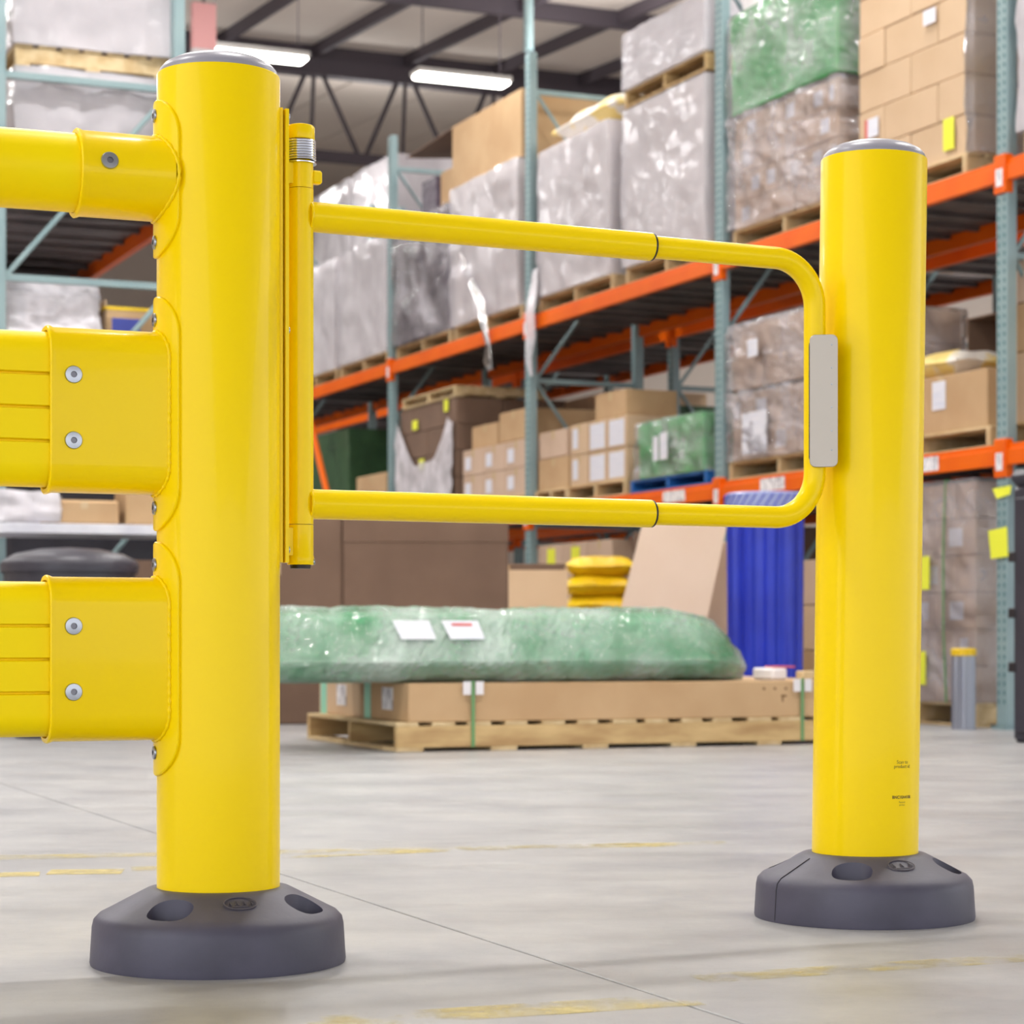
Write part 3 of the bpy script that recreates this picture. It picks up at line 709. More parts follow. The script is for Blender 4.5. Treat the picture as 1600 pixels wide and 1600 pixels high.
# ---- mid-floor goods in the aisle
# long pallet with long boxes and the green bundle
G0 = Vector((-.525, 10.2, 0)); A2 = math.radians(21.5)
ga, gb = Vector((math.cos(A2), math.sin(A2), 0)), Vector((-math.sin(A2), math.cos(A2), 0))
def G(a, b_, z=0): return G0+ga*a+gb*b_+Vector((0, 0, z))
lp = thing('long_pallet', 'long low wooden pallet on the floor between the two yellow posts', 'pallet', G0, A2)
LA, LB, PH = 2.44, 1.45, .134
for y in (0, LB/2-.02, LB-.04): part('stringer', MB().bbox(0, y, .018, LA, y+.04, PH-.018, .003), 'wood_b', lp)
nb = 14
for i in range(nb):
    x = i*(LA-.105)/(nb-1); x += random.uniform(-.01, .01) if 0 < i < nb-1 else 0
    part('deck_board', MB().bbox(x, 0, PH-.018, x+.105+random.uniform(-.012, .02)*(0 < i < nb-1), LB, PH, .002), 'wood', lp)
for i in range(6):
    x = i*(LA-.13)/5; part('bottom_board', MB().bbox(x, 0, 0, x+.13, LB, .018, .002), 'wood', lp)
for y0, lab in ((0.0, 'long flat cardboard box strapped on the long pallet, nearer one'), (.73, 'long flat cardboard box on the long pallet, farther one behind')):
    q = thing('long_carton', lab, 'box', G(.06, y0+.01, PH), A2)
    part('body', MB().bbox(0, 0, 0, 2.36, .69, .178, .005), ('card', 'card_l')[y0 > 0], q)
    part('tape', MB().box(-.0015, .56, 0, 0, .66, .178), 'mint', q, label='mint green tape')
    part('label_sheet', MB().bbox(-.003, .22, .05, -.0005, .38, .155, .0004), 'barcode', q)
    if y0 == 0:
        part('print_mark', MB().box(1.82, -.0012, .135, 1.832, 0, .145).box(1.88, -.0012, .135, 1.892, 0, .145).box(1.94, -.0012, .135, 1.952, 0, .145).box(2.0, -.0012, .135, 2.012, 0, .145)
             .box(1.92, -.0012, .10, 1.95, 0, .108).box(1.925, -.0012, .075, 1.932, 0, .10).box(2.16, -.0012, .06, 2.166, 0, .13).box(2.15, -.0012, .055, 2.176, 0, .062), 'ink', q)
# straps
for a, lab in ((.37, 'green strap around the long pallet, at its left third'), (2.09, 'green strap around the long pallet, beside the short post')):
    q = thing('strap', lab, 'strap', G(a, 0, 0), A2)
    part('band', MB().box(-.008, -.006, .018, .008, -.003, PH+.19).box(-.008, -.006, PH+.182, .008, .02, PH+.185), 'strap', q)
    part('edge_protector', MB().box(-.05, -.009, PH+.125, -.012, -.004, PH+.186).box(.012, -.009, PH+.125, .05, -.004, PH+.186), 'white', q)
# green foam bundle
gbn = thing('green_bundle', 'long pale green foam bundle wrapped in clear film on the long boxes', 'bundle', G(-.54, .03, PH+.181), A2)
def bundle(ofs, amp, seed, jit=0.0, seg=.03, nA=84):
    rings = []
    prof = [(.13, 0), (.06, .03), (.006, .085), (0, .10), (.015, .12), (.06, .2), (.115, .285), (.17, .318), (.3, .325), (.6, .325), (.74, .30), (.80, .2), (.84, .1), (.78, .03), (.7, 0)]
    pp_ = []
    for i in range(len(prof)):
        p, q = prof[i], prof[(i+1) % len(prof)]
        nseg = max(1, int(math.dist(p, q)/seg))
        pp_ += [(p[0]+(q[0]-p[0])*k/nseg, p[1]+(q[1]-p[1])*k/nseg) for k in range(nseg)]
    L_ = 2.38
    for i in range(nA+1):
        f = i/nA; x = f*L_
        # end shaping: right end slopes down, left end rounded
        er = max(0, (x-(L_-.30))/.30); el = max(0, (.14-x)/.14)
        kz = 1-.62*er**2.2; ky = 1-.30*er**2-.12*el**2
        rg = []
        for (y, z) in pp_:
            yy = .42+(y-.42)*ky; zz = z
            if z > .06: zz = .06+(z-.06)*kz*(1-.25*el**2)
            c = Vector((x, yy, zz)); out = Vector((0, yy-.42, (zz-.16)*2)).normalized()
            d = amp*(noise.noise(c*4+Vector((seed, 0, 0)))+.6*noise.noise(c*11+Vector((0, seed, 0))))
            c += out*(ofs+d+random.uniform(-jit, jit))
            rg.append((c.x+(ofs if i == nA else -ofs if i == 0 else 0), c.y, max(c.z, -.0)))
        rings.append(rg)
    b = MB(); b.sweep(rings, True, True); return b
part('foam_core', bundle(0, .012, 1), 'green', gbn, True)
part('clear_film', bundle(.022, .016, 1, .006, .02, 130), 'film_g', gbn, False, label='crinkled clear film')
for a, rr_ in ((.58, 0), (.82, .02)):
    part('label_sheet', MB().add([(a, .022, .20), (a+.17, .022, .20), (a+.15, .066, .286), (a-.03, .066, .286)], [(0, 1, 2, 3)]), 'label', gbn, label='white paper label')
part('red_print', MB().add([(.84, .0515, .262), (.94, .0515, .262), (.935, .0575, .274), (.835, .0575, .274)], [(0, 1, 2, 3)]), 'red', gbn)
# small bits on the long box, right end
tag(part('paper_packet', MB().bbox(0, 0, 0, .10, .16, .06, .01), 'white', loc=G(1.98, .10, PH+.179), rz=A2+.2), 'small white packet with a red edge on the long box, by the short post', 'packet')
tag(part('red_card', MB().bbox(0, 0, 0, .12, .10, .008, .002), 'red', loc=G(2.0, .12, PH+.24), rz=A2), 'small red card lying on the white packet', 'card')
tag(part('wood_block', MB().bbox(0, 0, 0, .20, .07, .045, .006), 'wood', loc=G(2.13, .06, PH+.179), rz=A2+.1), 'pale wooden block on the long box end, by the short post', 'block')
# big brown cartons behind
q = thing('bulk_carton', 'very large dark brown carton standing behind the green bundle', 'box', Vector((-1.02, 13.5, 0)), math.radians(3))
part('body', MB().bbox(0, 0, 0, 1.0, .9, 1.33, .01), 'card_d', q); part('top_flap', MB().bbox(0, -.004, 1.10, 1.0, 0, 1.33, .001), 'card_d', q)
q = thing('bulk_carton', 'large dark brown carton beside the tall yellow post, left of the very large one', 'box', Vector((-1.833, 13.457, 0)), math.radians(3))
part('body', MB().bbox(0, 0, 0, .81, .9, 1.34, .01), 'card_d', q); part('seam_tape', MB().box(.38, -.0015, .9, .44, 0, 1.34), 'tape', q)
q = thing('open_carton', 'open cardboard box with a pale front right of the very large carton', 'box', Vector((-.02, 12.5, 0)), 0)
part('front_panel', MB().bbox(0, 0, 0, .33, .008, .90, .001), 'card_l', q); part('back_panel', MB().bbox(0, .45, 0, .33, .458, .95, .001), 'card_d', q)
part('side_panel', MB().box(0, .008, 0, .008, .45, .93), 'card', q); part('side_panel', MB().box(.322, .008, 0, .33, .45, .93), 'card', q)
# yellow bags
pallet('pallet on the floor under the yellow bag pile', 0, 0, 0, .55, .6, .12, 'wood', base=Vector((.86, 15.7, 0)), rz=PI/2, group='pallets on the floor')
for i in range(7):
    bag('yellow_bag', 'plump yellow sack in the pile left of the leaning sheet, %s' % ('lowest', 'second from bottom', 'third from bottom', 'middle of the pile', 'third from top', 'second from top', 'topmost')[i], 'sack',
        Vector((.88, 15.72, .12+i*.138)), .5, .52, .155, 'bag_y', i*3+1, rz=PI/2+.04*(i % 3-1), group='yellow sacks')
# leaning sheet
ls = thing('cardboard_sheet', 'big pale cardboard sheet leaning beside the blue tub', 'sheet', Vector((.50, 14.0, 0)), 0)
part('panel', MB().add([(0, 0, 0), (.58, 0, 0), (.90, .35, 1.35), (.36, .35, 1.35), (0, .012, 0), (.58, .012, 0), (.90, .362, 1.35), (.36, .362, 1.35)],
     [(3, 2, 1, 0), (4, 5, 6, 7), (0, 1, 5, 4), (1, 2, 6, 5), (2, 3, 7, 6), (3, 0, 4, 7)]), 'card_p', ls)
sc_ = thing('stacked_cartons', 'narrow brown carton behind the leaning sheet, left of the blue tub', 'box', Vector((.95, 14.6, 0)), 0.1)
part('body', MB().bbox(0, 0, 0, .48, .5, 1.15, .008), 'card_m', sc_)
# blue fluted tub
bt = thing('blue_tub', 'tall deep blue fluted plastic tub with a pale lattice rim', 'tub', Vector((1.47, 13.0, 0)), .2)
rings = []
for z, s_ in ((0, .93), (.05, .96), (1.2, 1.0), (1.27, 1.0)):
    rg = []
    for k in range(120):
        a = 2*PI*k/120; r_ = .213*s_+.012*math.tanh(3*math.sin(a*10)); rg.append((r_*math.cos(a), r_*math.sin(a), z))
    rings.append(rg)
part('body', MB().sweep(rings, True, True), 'blue', bt, True)
part('rim', MB().lathe([(.2, 1.27), (.232, 1.27), (.235, 1.30), (.232, 1.35), (.215, 1.36), (.205, 1.352), (.2, 1.27)], 60), 'blue_rim', bt, True, label='pale lattice rim')
b = MB()
for k in range(30):
    a = 2*PI*k/30; c, s_ = math.cos(a), math.sin(a)
    b.tube([(c*.235, s_*.235, 1.275), (math.cos(a+.2)*.235, math.sin(a+.2)*.235, 1.345)], .004, 5)
part('lattice', b, 'blue', bt)

# ================================================================ LEFT SIDE GOODS
def RL(x, y, z=0): return R(sL, tL, 0)+V*x+U*y+Vector((0, 0, z))
def lload(name, label, cat, x, y, z, D, W, H, **k):
    k.setdefault('film', 'film_m')
    s_, t_ = to_st(RL(x, y)); return load(name, label, cat, s_, t_, z, D, W, H, **k)
def lpal(label, x, y, z, W=1.1, D=.95):
    s_, t_ = to_st(RL(x, y)); return pallet(label, s_, t_, z, D, W, .13, 'wood', group='pallets on the left rack')
LG = 'wrapped loads on the left rack'
lpal('pallet under the near wrapped load on the left rack', -1.02, .08, H2)
lload('wrapped_load', 'whitish wrapped load above the top yellow rail, lower of its stack', 'wrapped load', -1.0, .1, H2+.13, .93, 1.05, .62, solid=True, m='greige', group=LG, seed=61, amp=.04)
lpal('pallet between the stacked wrapped loads on the left rack', -1.02, .08, H2+.765)
lload('wrapped_load', 'big beige wrapped load at the upper left, topmost of its stack', 'wrapped load', -1.0, .1, H2+.895, .95, 1.05, 1.3, solid=True, m='greige', group=LG, seed=62, amp=.03)
lpal('pallet of the left rack upper level, second from the near end', -1.02, 1.35, H2)
lload('wrapped_load', 'whitish wrapped load second from the near end on the left rack', 'wrapped load', -1.0, 1.38, H2+.13, .93, 1.05, 1.2, solid=True, m='milk', group=LG, seed=63)
lpal('pallet on the left rack mid level under the wrapped bales', -1.04, .08, H1, 1.0, .55)
for i in range(3):
    lload('wrapped_bale', 'film-wrapped pale bale at the left edge above the middle rail, %s' % ('bottom', 'middle', 'top')[i], 'bale', -1.04, .1, H1+.13+.31*i, .50, .9, .30, solid=True, m='white', group='wrapped bales', seed=64+i, amp=.03, freq=8, film='film_w')
lpal('pallet on the left rack mid level under the blue-printed box', -.48, .08, H1, 1.0, .46)
oc = thing('open_carton', 'open tan carton with blue print and yellow rim above the middle rail', 'box', RL(-.46, .12, H1+.13), TH)
part('front_panel', MB().box(0, 0, 0, .43, .008, .80), 'card', oc); part('side_panel', MB().box(0, 0, 0, .008, .8, .86), 'card_l', oc)
part('back_panel', MB().box(0, .8, 0, .43, .808, .84), 'card_d', oc); part('rim', MB().box(-.006, -.004, .80, .012, .81, .82).box(-.006, -.004, .80, .44, .012, .82), 'bag_y', oc, label='yellow rim')
part('side_panel', MB().box(.422, 0, 0, .43, .8, .80), 'card', oc)
part('blue_print', MB().box(.04, -.0015, .62, .22, -.0002, .75), 'bluepr', oc)
lpal('pallet under the white box farther along the left rack', -1.0, 2.2, H1)
lload('wrapped_load', 'white box farther along the left rack, under the deck', 'wrapped load', -.95, 2.25, H1+.13, .9, 1.0, 1.3, solid=True, m='white', group=LG, seed=70, film='film')
# steel shelving below
sh = thing('steel_shelf', 'galvanised steel shelf with boxes on it, left of the tall yellow post', 'shelf', Vector((-2.98, 12.6, 0)), math.radians(20))
SW, SD_, SZ = 1.35, .6, 1.17
part('shelf_board', MB().box(0, .01, SZ-.02, SW, SD_-.01, SZ), 'galv', sh); part('front_rail', MB().bbox(0, -.01, SZ-.055, SW, .01, SZ+.002, .003), 'galv', sh)
part('back_rail', MB().bbox(0, SD_-.01, SZ-.055, SW, SD_+.01, SZ, .003), 'galv', sh); part('shelf_board', MB().box(0, .01, .15, SW, SD_-.01, .17), 'galv', sh)
for x in (0, SW-.04):
    for y in (0, SD_-.04): part('leg', MB().bbox(x, y, 0, x+.04, y+.04, SZ+.35 if x == 0 else SZ-.02, .003), 'galv', sh)
def SHP(x, y, z): 
    a = math.radians(20); return Vector((-2.98+x*math.cos(a)-y*math.sin(a), 12.6+x*math.sin(a)+y*math.cos(a), z))
def scart(lab, x, y, W_, D_, H_, m):
    q = thing('carton', lab, 'box', SHP(x, y, SZ+.002), math.radians(20), 'cartons on the steel shelf')
    part('body', MB().bbox(0, 0, 0, W_, D_, H_, .015), m, q); part('tape', MB().box(W_/2-.02, -.0012, H_-.05, W_/2+.02, 0, H_-.01), 'tape', q)
scart('tan carton in the middle of the steel shelf', .38, .05, .40, .4, .14, 'card')
scart('tan carton at the right end of the steel shelf, by the tall post', .82, .05, .42, .4, .26, 'card')
cr = crumple(.34, .4, .16, .05, 80, 8, 6); part('plastic_film_heap', cr, 'film_w', None, True, loc=SHP(.045, .06, SZ+.012), rz=math.radians(20))
tag(bpy.data.objects['plastic_film_heap'], 'crumpled grey plastic film heap at the left end of the steel shelf', 'film')
s_, t_ = to_st(SHP(.0, .9, 0))
q = thing('dark_crate', 'dark navy crate stack behind the steel shelf boxes', 'crate', RL(-1.06, .15, 0), TH)
part('body', MB().bbox(0, 0, 0, .95, .6, 1.46, .03), 'darkp', q); part('lid', MB().bbox(-.01, -.01, 1.40, .96, .61, 1.48, .02), 'black', q)
q = thing('round_bin', 'round black bin with a domed lid under the yellow middle rail', 'bin', Vector((-2.32, 11.75, 0)), 0)
part('body', MB().lathe([(0, 0), (.28, 0), (.34, .84), (.34, .86), (0, .86)], 48), 'darkp', q, True)
part('lid', MB().lathe([(.355, .86), (.36, .90), (.345, .925), (.28, .96), (.16, .985), (0, .995)], 48), 'darkp', q, True)
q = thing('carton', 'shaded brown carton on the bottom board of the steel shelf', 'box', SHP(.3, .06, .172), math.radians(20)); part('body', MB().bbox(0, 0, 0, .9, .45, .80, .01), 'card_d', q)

# ================================================================ FOREGROUND BARRIER
PL = Vector((-.4727, 3.608, 0)); PR = Vector((.6585, 4.19, 0))
PH_T = 1.424
def hole_base(name, rz0, seam=None):
    prof = [(0, 0), (.2035, 0), (.2045, .004), (.2010, .060), (.1985, .071), (.190, .080), (.178, .086), (.125, .1135), (.114, .119), (.104, .1205), (0, .1205)]
    me = MB().lathe(prof, 96).mesh(name, M['rubber'], True)
    base = bpy.data.objects.new(name, me); COL.objects.link(base)
    cut = []
    for k in range(4):
        a = rz0+k*PI/2
        b = MB(); rings = []
        for z, sc in ((.035, .80), (.075, .95), (.10, 1.0), (.2, 1.25)):
            rg = []
            for j in range(40):
                q = 2*PI*j/40; c, s_ = math.cos(q), math.sin(q)
                x = .154+math.copysign(abs(c)**.8, c)*.026*sc; y = math.copysign(abs(s_)**.8, s_)*.037*sc
                rg.append((x*math.cos(a)-y*math.sin(a), x*math.sin(a)+y*math.cos(a), z))
            rings.append(rg)
        b.sweep(rings, True, True); cme = b.mesh('c', M['rubber'])
        co = bpy.data.objects.new('c', cme); COL.objects.link(co); cut.append(co)
        md = base.modifiers.new('b', 'BOOLEAN'); md.operation = 'DIFFERENCE'; md.object = co; md.solver = 'EXACT'
    dg = bpy.context.evaluated_depsgraph_get(); ev = base.evaluated_get(dg)
    nm = bpy.data.meshes.new_from_object(ev)
    base.modifiers.clear(); base.data = nm
    nm.polygons.foreach_set('use_smooth', [True]*len(nm.polygons)); nm.set_sharp_from_angle(angle=math.radians(35))
    for c in cut: bpy.data.objects.remove(c)
    return base
def cam_angle(p, deg):
    """direction angle (world) on a post at p, deg to the right of the line towards the camera"""
    a = math.atan2(-p.y, -p.x); return a+math.radians(deg)
def slope_mark(parent, ang, n_bars):
    """embossed ring and letters on the sloping top of the base"""
    c0 = .158; b = MB()
    def P(u, v_, h=0.0012):            # u tangential, v radial outwards in plane of slope
        r_ = .138+v_*.92; z = .1135-(r_-.125)*(.0275/.053)+h
        a = ang; t_ = u
        return (r_*math.cos(a)-t_*math.sin(a), r_*math.sin(a)+t_*math.cos(a), z)
    b.tube([P(.026*math.cos(q), .016*math.sin(q)) for q in [2*PI*i/32 for i in range(32)]], .0011, 6, closed=True)
    for i in range(n_bars):
        u = -.017+.034*i/(n_bars-1)
        b.tube([P(u-.0026, .005), P(u, -.006), P(u+.0026, .005)], .0010, 5)
    for v_ in (.0085,): b.tube([P(-.014, v_), P(.014, v_)], .0008, 5)
    part('embossed_mark', b, 'pocket', parent, True, label='round embossed mark')
def tube_post(name, h, z0=.10):
    return MB().lathe([(.088, z0), (.0985, z0), (.0985, h-.003), (.0978, h-.0008), (.0962, h), (.090, h)], 96)
def cap_mb(h): 
    return MB().lathe([(.0955, h-.01), (.0958, h+.002), (.0935, h+.008), (.086, h+.016), (.072, h+.0235), (.054, h+.029), (.03, h+.0325), (0, h+.034)], 64)
def screw_parts(parent, p, d, r=.0132):
    """countersunk screw facing direction d at point p"""
    d = Vector(d).normalized(); rot = d.to_track_quat('Z', 'Y').to_euler()
    o = part('screw', MB().lathe([(0, 0), (r, 0), (r, .0012), (r*.92, .0028), (r*.45, .0034), (r*.36, .0034)], 28), 'screw', parent, True, loc=p, rot=rot)
    hx = MB().lathe([(r*.40, .0035), (r*.36, .0012), (0, .0012)], 6)
    part('hex_socket', hx, 'socket', o)
    return o
# --- left bollard
BL = thing('bollard', 'tall yellow post on the left holding three rails and the gate hinge', 'bollard', PL, 0)
part('post_tube', tube_post('post_tube', PH_T), 'yellow', BL, True)
part('dome_cap', cap_mb(PH_T), 'cap', BL, True, label='grey domed cap')
bs = hole_base('base_collar', cam_angle(PL, 0)+math.radians(-29)); bs.parent = BL; bs['label'] = 'dark grey rubber base collar'
slope_mark(bs, cam_angle(PL, 14), 4)
RA = math.atan2(-.375, -.927)           # direction the rails leave
DR = Vector((math.cos(RA), math.sin(RA), 0)); DN = Vector((-DR.y, DR.x, 0))
def saddle_mb(zc, hh, half=.0665, r0=.0985, th=.0055):
    """curved plate with rounded ends wrapped round the post"""
    b = MB(); nz_, na = 40, 22; er = half*.96
    def half_w(z):
        d = abs(z)-(hh-er)
        return half if d <= 0 else half*math.sqrt(max(0, 1-(d/er)**2))
    def ring(r_, shrink):
        rows = []
        for i in range(nz_+1):
            q = -1+2*i/nz_; z = (hh-shrink)*math.sin(q*PI/2)
            wv = max(0.0005, half_w(z*hh/(hh-shrink+1e-9))-shrink)
            rows.append([(r_*math.cos(RA+(-wv+2*wv*k/na)/r0), r_*math.sin(RA+(-wv+2*wv*k/na)/r0), zc+z) for k in range(na+1)])
        return rows
    outer = ring(r0+th, .0018); mid = ring(r0+th*.75, .0004); inner = ring(r0-.001, 0)
    b.sweep(outer, closed=False)
    def outline(rows):
        return [r_[0] for r_ in rows]+rows[-1][1:]+[r_[-1] for r_ in rows[::-1]][1:]+rows[0][::-1][1:-1]
    b.sweep([outline(outer), outline(mid), outline(inner)])
    return b
def rrect(hw, hh, rad, n=8):
    pts = []
    for cx, cz, a0 in ((hw-rad, hh-rad, 0), (-(hw-rad), hh-rad, PI/2), (-(hw-rad), -(hh-rad), PI), (hw-rad, -(hh-rad), 1.5*PI)):
        for i in range(n+1):
            a = a0+PI/2*i/n; pts.append((cx+rad*math.cos(a), cz+rad*math.sin(a)))
    return pts
def circ(r_, n=40): return [(r_*math.cos(2*PI*i/n), r_*math.sin(2*PI*i/n)) for i in range(n)]
def place(prof, s, zc): return [tuple(DR*s+DN*x+Vector((0, 0, zc+z))) for x, z in prof]
def sleeve_mb(prof_f, s0, s1, zc, th=.005):
    b = MB()
    b.sweep([place(prof_f(0), s0, zc), place(prof_f(0), s1-.004, zc), place(prof_f(.0015), s1-.001, zc), place(prof_f(.0015), s1+.006, zc), place(prof_f(0), s1+.008, zc)])
    return b
def sleeve(prof_f, s1, zc):
    b = MB()
    P = lambda g, s: place(prof_f(g), s, zc)
    b.sweep([P(0, .085), P(0, s1-.010), P(.002, s1-.006), P(.0028, s1-.002), P(.001, s1), P(-.005, s1), P(-.005, .09)])
    return b
def weld(prof, zc):
    pts = []
    n = len(prof); dense = []
    for i in range(n):
        a, c = prof[i], prof[(i+1) % n]; m_ = max(1, int(math.dist(a, c)/.004))
        dense += [(a[0]+(c[0]-a[0])*k/m_, a[1]+(c[1]-a[1])*k/m_) for k in range(m_)]
    for x, z in dense:
        s = math.sqrt(max(.0, .1042**2-x*x)); pts.append(DR*(s+.001)+DN*x*1.01+Vector((0, 0, zc+z*1.005)))
    rs = [.0028+.0009*math.sin(i*1.9)+random.uniform(-.0004, .0004) for i in range(len(pts))]
    return MB().tube(pts, rs, 8, closed=True)
CR = lambda g: circ(.0672+g, 48)
RR = lambda g: rrect(.050+g, .129+g, .042+g)
for zc, hh, pf, s1 in ((1.251, .126, CR, .233), (.877, .187, RR, .279), (.487, .187, RR, .279)):
    sb = part('saddle_bracket', saddle_mb(zc if zc > 1 else zc-.0, hh), 'yellow', BL, True)
    part('sleeve', sleeve(pf, s1, zc), 'yellow', sb, True)
    part('weld_bead', weld(pf(0), zc), 'yellow', sb, True)
    for sg_ in (1, -1):
        a = RA-.12; r_ = .104
        dz = hh*.80
        # fixing screws on the bracket, near its upper and lower ends
        screw_parts(sb, Vector((r_*math.cos(RA), r_*math.sin(RA), zc+sg_*dz)), (math.cos(RA), math.sin(RA), 0), .011)
    side = DN if DN.y < 0 else -DN
    hw = .0672 if zc > 1 else .050
    if zc > 1: pts_ = [(.19, zc+.010, math.asin(.010/.0672))]
    else: pts_ = [(.243, zc+.0515, 0), (.243, zc-.0505, 0)]
    for s, z, el in pts_:
        n_ = side*math.cos(el)+Vector((0, 0, math.sin(el)))
        screw_parts(sb, DR*s+side*(hw*math.cos(el)-.0003)+Vector((0, 0, z)), n_, .0138)
# rails (slide into the sleeves)
def grooved(g=0):
    pts = rrect(.044, .121, .036, 8); out = []
    n = len(pts)
    for i in range(n):
        a, c = pts[i], pts[(i+1) % n]
        out.append(a)
        if abs(a[0]-c[0]) < 1e-6 and abs(a[1]-c[1]) > .05:
            sgn = 1 if a[0] > 0 else -1; zz = sorted([.052, .0, -.052], reverse=(a[1] > c[1]))
            up = 1 if c[1] > a[1] else -1
            for z in zz:
                for dz, dd in ((-.0032, 0), (-.0022, .0015), (-.0012, .0085), (.0012, .0085), (.0022, .0015), (.0032, 0)):
                    out.append((a[0]-sgn*dd, z+up*dz))
    return out
for zc, pf, lab, s0 in ((1.251, circ(.0615, 48), 'round yellow top rail entering the post from the left', .2), (.877, grooved(), 'grooved yellow middle rail at the left edge', .24), (.487, grooved(), 'grooved yellow bottom rail at the left edge', .24)):
    b = MB(); b.sweep([place(pf, s, zc) for s in (s0, .6, 1.2, 1.9)], True, True)
    tag(part('barrier_rail', b, 'yellow_rail', None, True, loc=PL), lab, 'rail')
# --- swing gate
HG = Vector((-.3468, 3.672, 0)); GE = Vector((.556, 4.115, 0))
gd = (GE-HG); GL = gd.length; gd.normalize(); gang = math.atan2(gd.y, gd.x)
gt = thing('swing_gate', 'yellow tubular swing gate hinged on the tall post, reaching the short post', 'gate', HG, gang)
hr = .0214
part('hinge_tube', MB().lathe([(0, .7062), (hr, .7062), (hr, 1.2552), (0, 1.2552)], 40), 'yellow', gt, True)
hb = part('hinge_bracket', MB().lathe([(0, .640), (hr, .640), (hr+.0006, .641), (hr+.0006, .654), (hr, .655), (hr, .7052), (0, .7052)], 40), 'yellow', gt, True)
part('upper_collar', MB().lathe([(0, 1.2562), (hr*.98, 1.2562), (hr*.98, 1.297), (hr*.8, 1.297), (hr*.8, 1.336), (0, 1.336)], 40), 'yellow', gt, True)
part('hinge_cap', MB().lathe([(0, 1.336), (hr+.0015, 1.336), (hr+.002, 1.338), (hr+.002, 1.356), (hr, 1.359), (hr*.5, 1.362), (0, 1.3625)], 40), 'yellow', gt, True)
b = MB(); turns = 8; pts = []
for i in range(turns*24+1):
    q = 2*PI*i/24; pts.append((.0238*math.cos(q), .0238*math.sin(q), 1.300+.0335*i/(turns*24)))
b.tube(pts, .0021, 8); part('coil_spring', b, 'chrome', gt, True, label='silver coil spring')
part('spring_seat', MB().lathe([(.018, 1.2965), (.0262, 1.2965), (.0262, 1.2985), (.018, 1.2985)], 32), 'chrome', gt, True)
part('stop_lug', MB().bbox(.018, -.008, 1.266, .036, .008, 1.288, .003), 'yellow', gt)
part('rubber_foot', MB().lathe([(0, .634), (.0165, .634), (.017, .640), (0, .640)], 32), 'black', gt, True)
screw_parts(hb, Vector((.0195, -.008, .645)), (.9, -.4, 0), .005)
# mounting plate on the post, reaching to the hinge (child of gate hinge)
toP = (PL-HG); toP.z = 0; pa = math.atan2(toP.y, toP.x)-gang
pd = Vector((math.cos(pa), math.sin(pa), 0)); pn = Vector((-pd.y, pd.x, 0)); dP = toP.length
cP = pd*dP
def arc_plate(z0, z1, half, r0, th):
    b = MB(); rings = []
    base_a = math.atan2(-pd.y, -pd.x); na = 14
    for z in (z0, z1):
        rg = [(cP.x+r_*math.cos(base_a+q), cP.y+r_*math.sin(base_a+q), z) for r_, qs in ((r0+th, [half*(-1+2*k/na) for k in range(na+1)]), (r0, [half*(1-2*k/na) for k in range(na+1)])) for q in qs]
        rings.append(rg)
    b.sweep(rings, True, True); return b
mp = part('mounting_plate', arc_plate(.642, 1.375, .46, .0985, .005), 'yellow', gt, True)
for z0, z1 in ((1.262, 1.296), (.655, .70)):
    p0 = pd*(hr*.6); p1 = pd*(dP-.1025)
    b = MB(); hh = .012
    vs = []
    for z in (z0, z1):
        for c_ in (p0, p1):
            for s_ in (-hh, hh): vs.append((c_.x+pn.x*s_, c_.y+pn.y*s_, z))
    b.add(vs, [(0, 1, 3, 2), (4, 6, 7, 5), (0, 4, 5, 1), (2, 3, 7, 6), (0, 2, 6, 4), (1, 5, 7, 3)])
    part('hinge_web', b, 'yellow', gt)
fl = MB()
vs = []
for z in (.642, 1.375):
    for dd in (dP-.1050, dP-.0990):
        for s_ in (-.042, .042): vs.append((pd.x*dd+pn.x*s_, pd.y*dd+pn.y*s_, z))
fl.add(vs, [(0, 1, 3, 2), (4, 6, 7, 5), (0, 4, 5, 1), (2, 3, 7, 6), (0, 2, 6, 4), (1, 5, 7, 3)])
part('flange_plate', fl, 'yellow', gt)
ba = math.atan2(-pd.y, -pd.x)
near = 1 if (Matrix.Rotation(gang, 3, 'Z') @ pn).y < 0 else -1
for z in (1.371-.008, 1.018, .663):
    screw_parts(mp, pd*(dP-.1050)+pn*(near*.034)+Vector((0, 0, z)), -pd, .0065)
# tubes
ZT, ZB, RO, RI = 1.212, .740, .0247, .0200
x_sw = .838*GL/1.158-.0+.0
xs = 0.658
for z in (ZT, ZB):
    part('gate_tube', MB().tube([(hr*.6, 0, z), (xs, 0, z)], RO, 36), 'yellow', gt, True)
    part('seal_ring', MB().tube([(xs, 0, z), (xs+.004, 0, z)], RO*.985, 36), 'black', gt, True, label='black seal ring')
    # weld at hinge
    n = 40; pts = []
    for i in range(n):
        q = 2*PI*i/n; y, zz = RO*math.cos(q)*.86, RO*math.sin(q); pts.append((hr*.62, RO*math.cos(q), z+zz))
    part('weld_bead', MB().tube(pts, [.0024+.0006*math.sin(i*2.1) for i in range(n)], 8, closed=True), 'yellow', gt, True)
rad = .085; pts = [(xs-.02, 0, ZT)]
cx = GL-rad
for i in range(17):
    q = PI/2*(1-i/16); pts.append((cx+rad*math.cos(q), 0, ZT-rad+rad*math.sin(q)))
for i in range(1, 12): pts.append((GL, 0, ZT-rad-(ZT-ZB-2*rad)*i/12))
for i in range(17):
    q = -PI/2*i/16; pts.append((cx+rad*math.cos(q), 0, ZB+rad+rad*math.sin(q)))
pts.append((xs-.02, 0, ZB))
part('bent_tube', MB().tube(pts, RI, 32), 'yellow', gt, True)
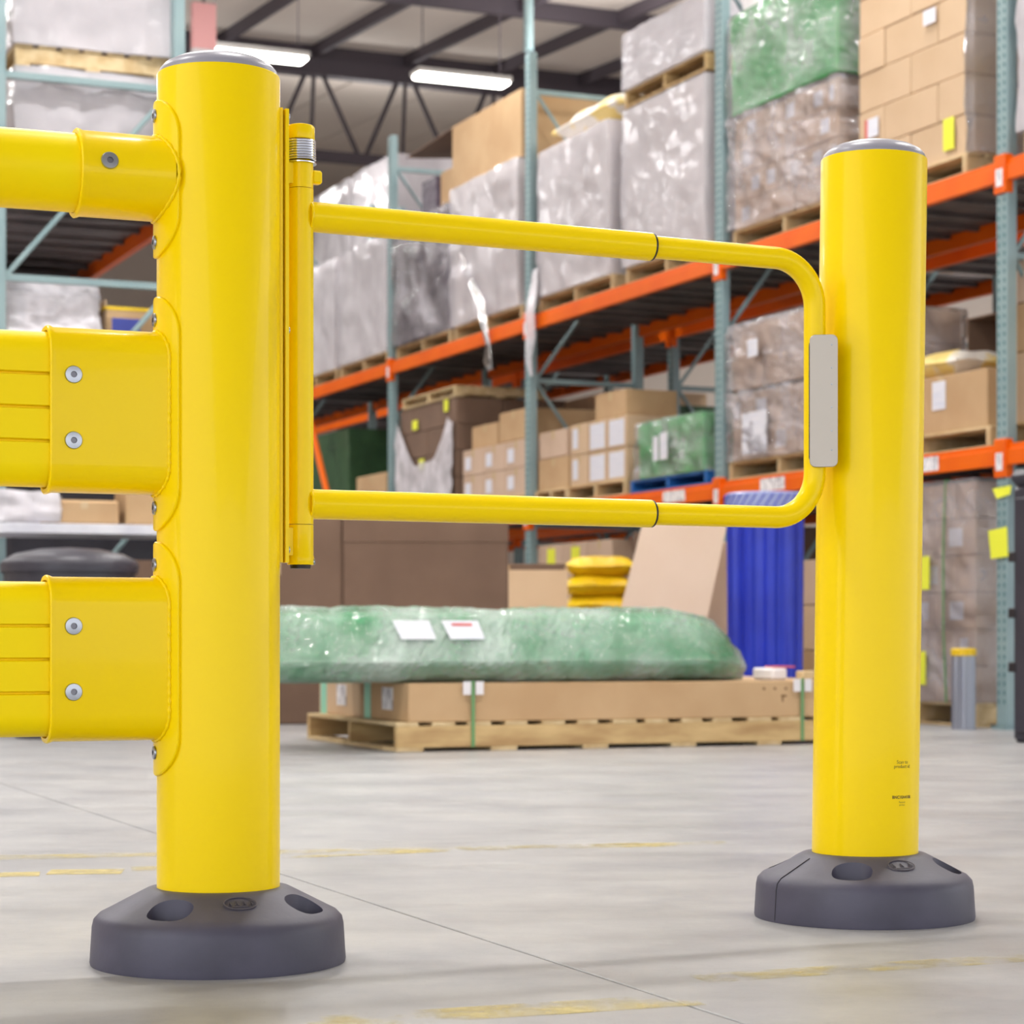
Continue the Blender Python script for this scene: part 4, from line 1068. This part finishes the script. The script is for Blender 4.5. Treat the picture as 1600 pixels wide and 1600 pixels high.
# strike plate facing the camera
b = MB()
prof = rrect(.0255, .121, .011, 6)
b.sweep([[(x*1.0, -.003, z) for x, z in rrect(.0245, .120, .0105, 6)], [(x, -.0018, z) for x, z in prof], [(x, 0.001, z) for x, z in prof]], True, True)
lw = math.atan2(GE.x, GE.y)          # towards camera
spl = part('strike_plate', b, 'steel', gt, False, loc=(GL+.0002, -.0290, .953), rot=(0, 0, -gang-math.radians(7.7)), label='brushed steel strike plate')
part('plate_pad', MB().sweep([[(x-.003, y, z) for x, z in rrect(.0240, .112, .010, 6)] for y in (.001, .010)], True, True), 'black', spl)
for z in (.102, .060, .030, -.012, -.055, -.090):
    part('rivet', MB().lathe([(0, 0), (.0016, 0), (.0012, .0008), (0, .001)], 10), 'screw', spl, True, loc=(.0145, -.003, z), rot=(PI/2, 0, 0))
# --- right bollard
BR = thing('bollard', 'shorter-looking yellow post on the right that the gate closes against', 'bollard', PR, 0)
TL = math.radians(.75)
pt = part('post_tube', tube_post('post_tube', PH_T-.010), 'yellow', BR, True, rot=(0, TL, 0), loc=(0, 0, 0))
part('dome_cap', cap_mb(PH_T-.010), 'cap', BR, True, rot=(0, TL, 0), label='grey domed cap')
bs = hole_base('base_collar', cam_angle(PR, -8)); bs.parent = BR; bs['label'] = 'dark grey rubber base collar'
slope_mark(bs, cam_angle(PR, 29), 3)
# seam on the base collar
a = cam_angle(PR, -52); prf = [(.2048, .004), (.2014, .060), (.199, .071), (.1905, .0805), (.1785, .0865), (.126, .114)]
part('mould_seam', MB().tube([(r_*math.cos(a), r_*math.sin(a), z) for r_, z in prf], .0008, 5), 'black', bs)
# printed writing on the post, wrapped on its curve
def post_text(txt, z, size, ang_c, bold=False):
    cu = bpy.data.curves.new('t', 'FONT'); cu.body = txt; cu.size = size; cu.align_x = 'CENTER'; cu.resolution_u = 2
    if bold: cu.offset = size*.03
    to = bpy.data.objects.new('t', cu); COL.objects.link(to)
    dg = bpy.context.evaluated_depsgraph_get(); dg.update()
    me = bpy.data.meshes.new_from_object(to.evaluated_get(dg)); bpy.data.objects.remove(to)
    a0 = cam_angle(PR, ang_c)
    for v in me.vertices:
        a = a0+v.co.x/.0985; v.co = (.0988*math.cos(a), .0988*math.sin(a), z+v.co.y)
    me.materials.clear(); me.materials.append(M['ink'])
    o = link('printed_text', me, pt); return o
post_text('Scan to', .2905, .0092, 42); post_text('product id', .2825, .0092, 42)
post_text('BNC10A4108', .2265, .0078, 42, True); post_text('Patented', .2185, .0042, 42); post_text('product', .2135, .0042, 42)
bpy.context.view_layer.update()
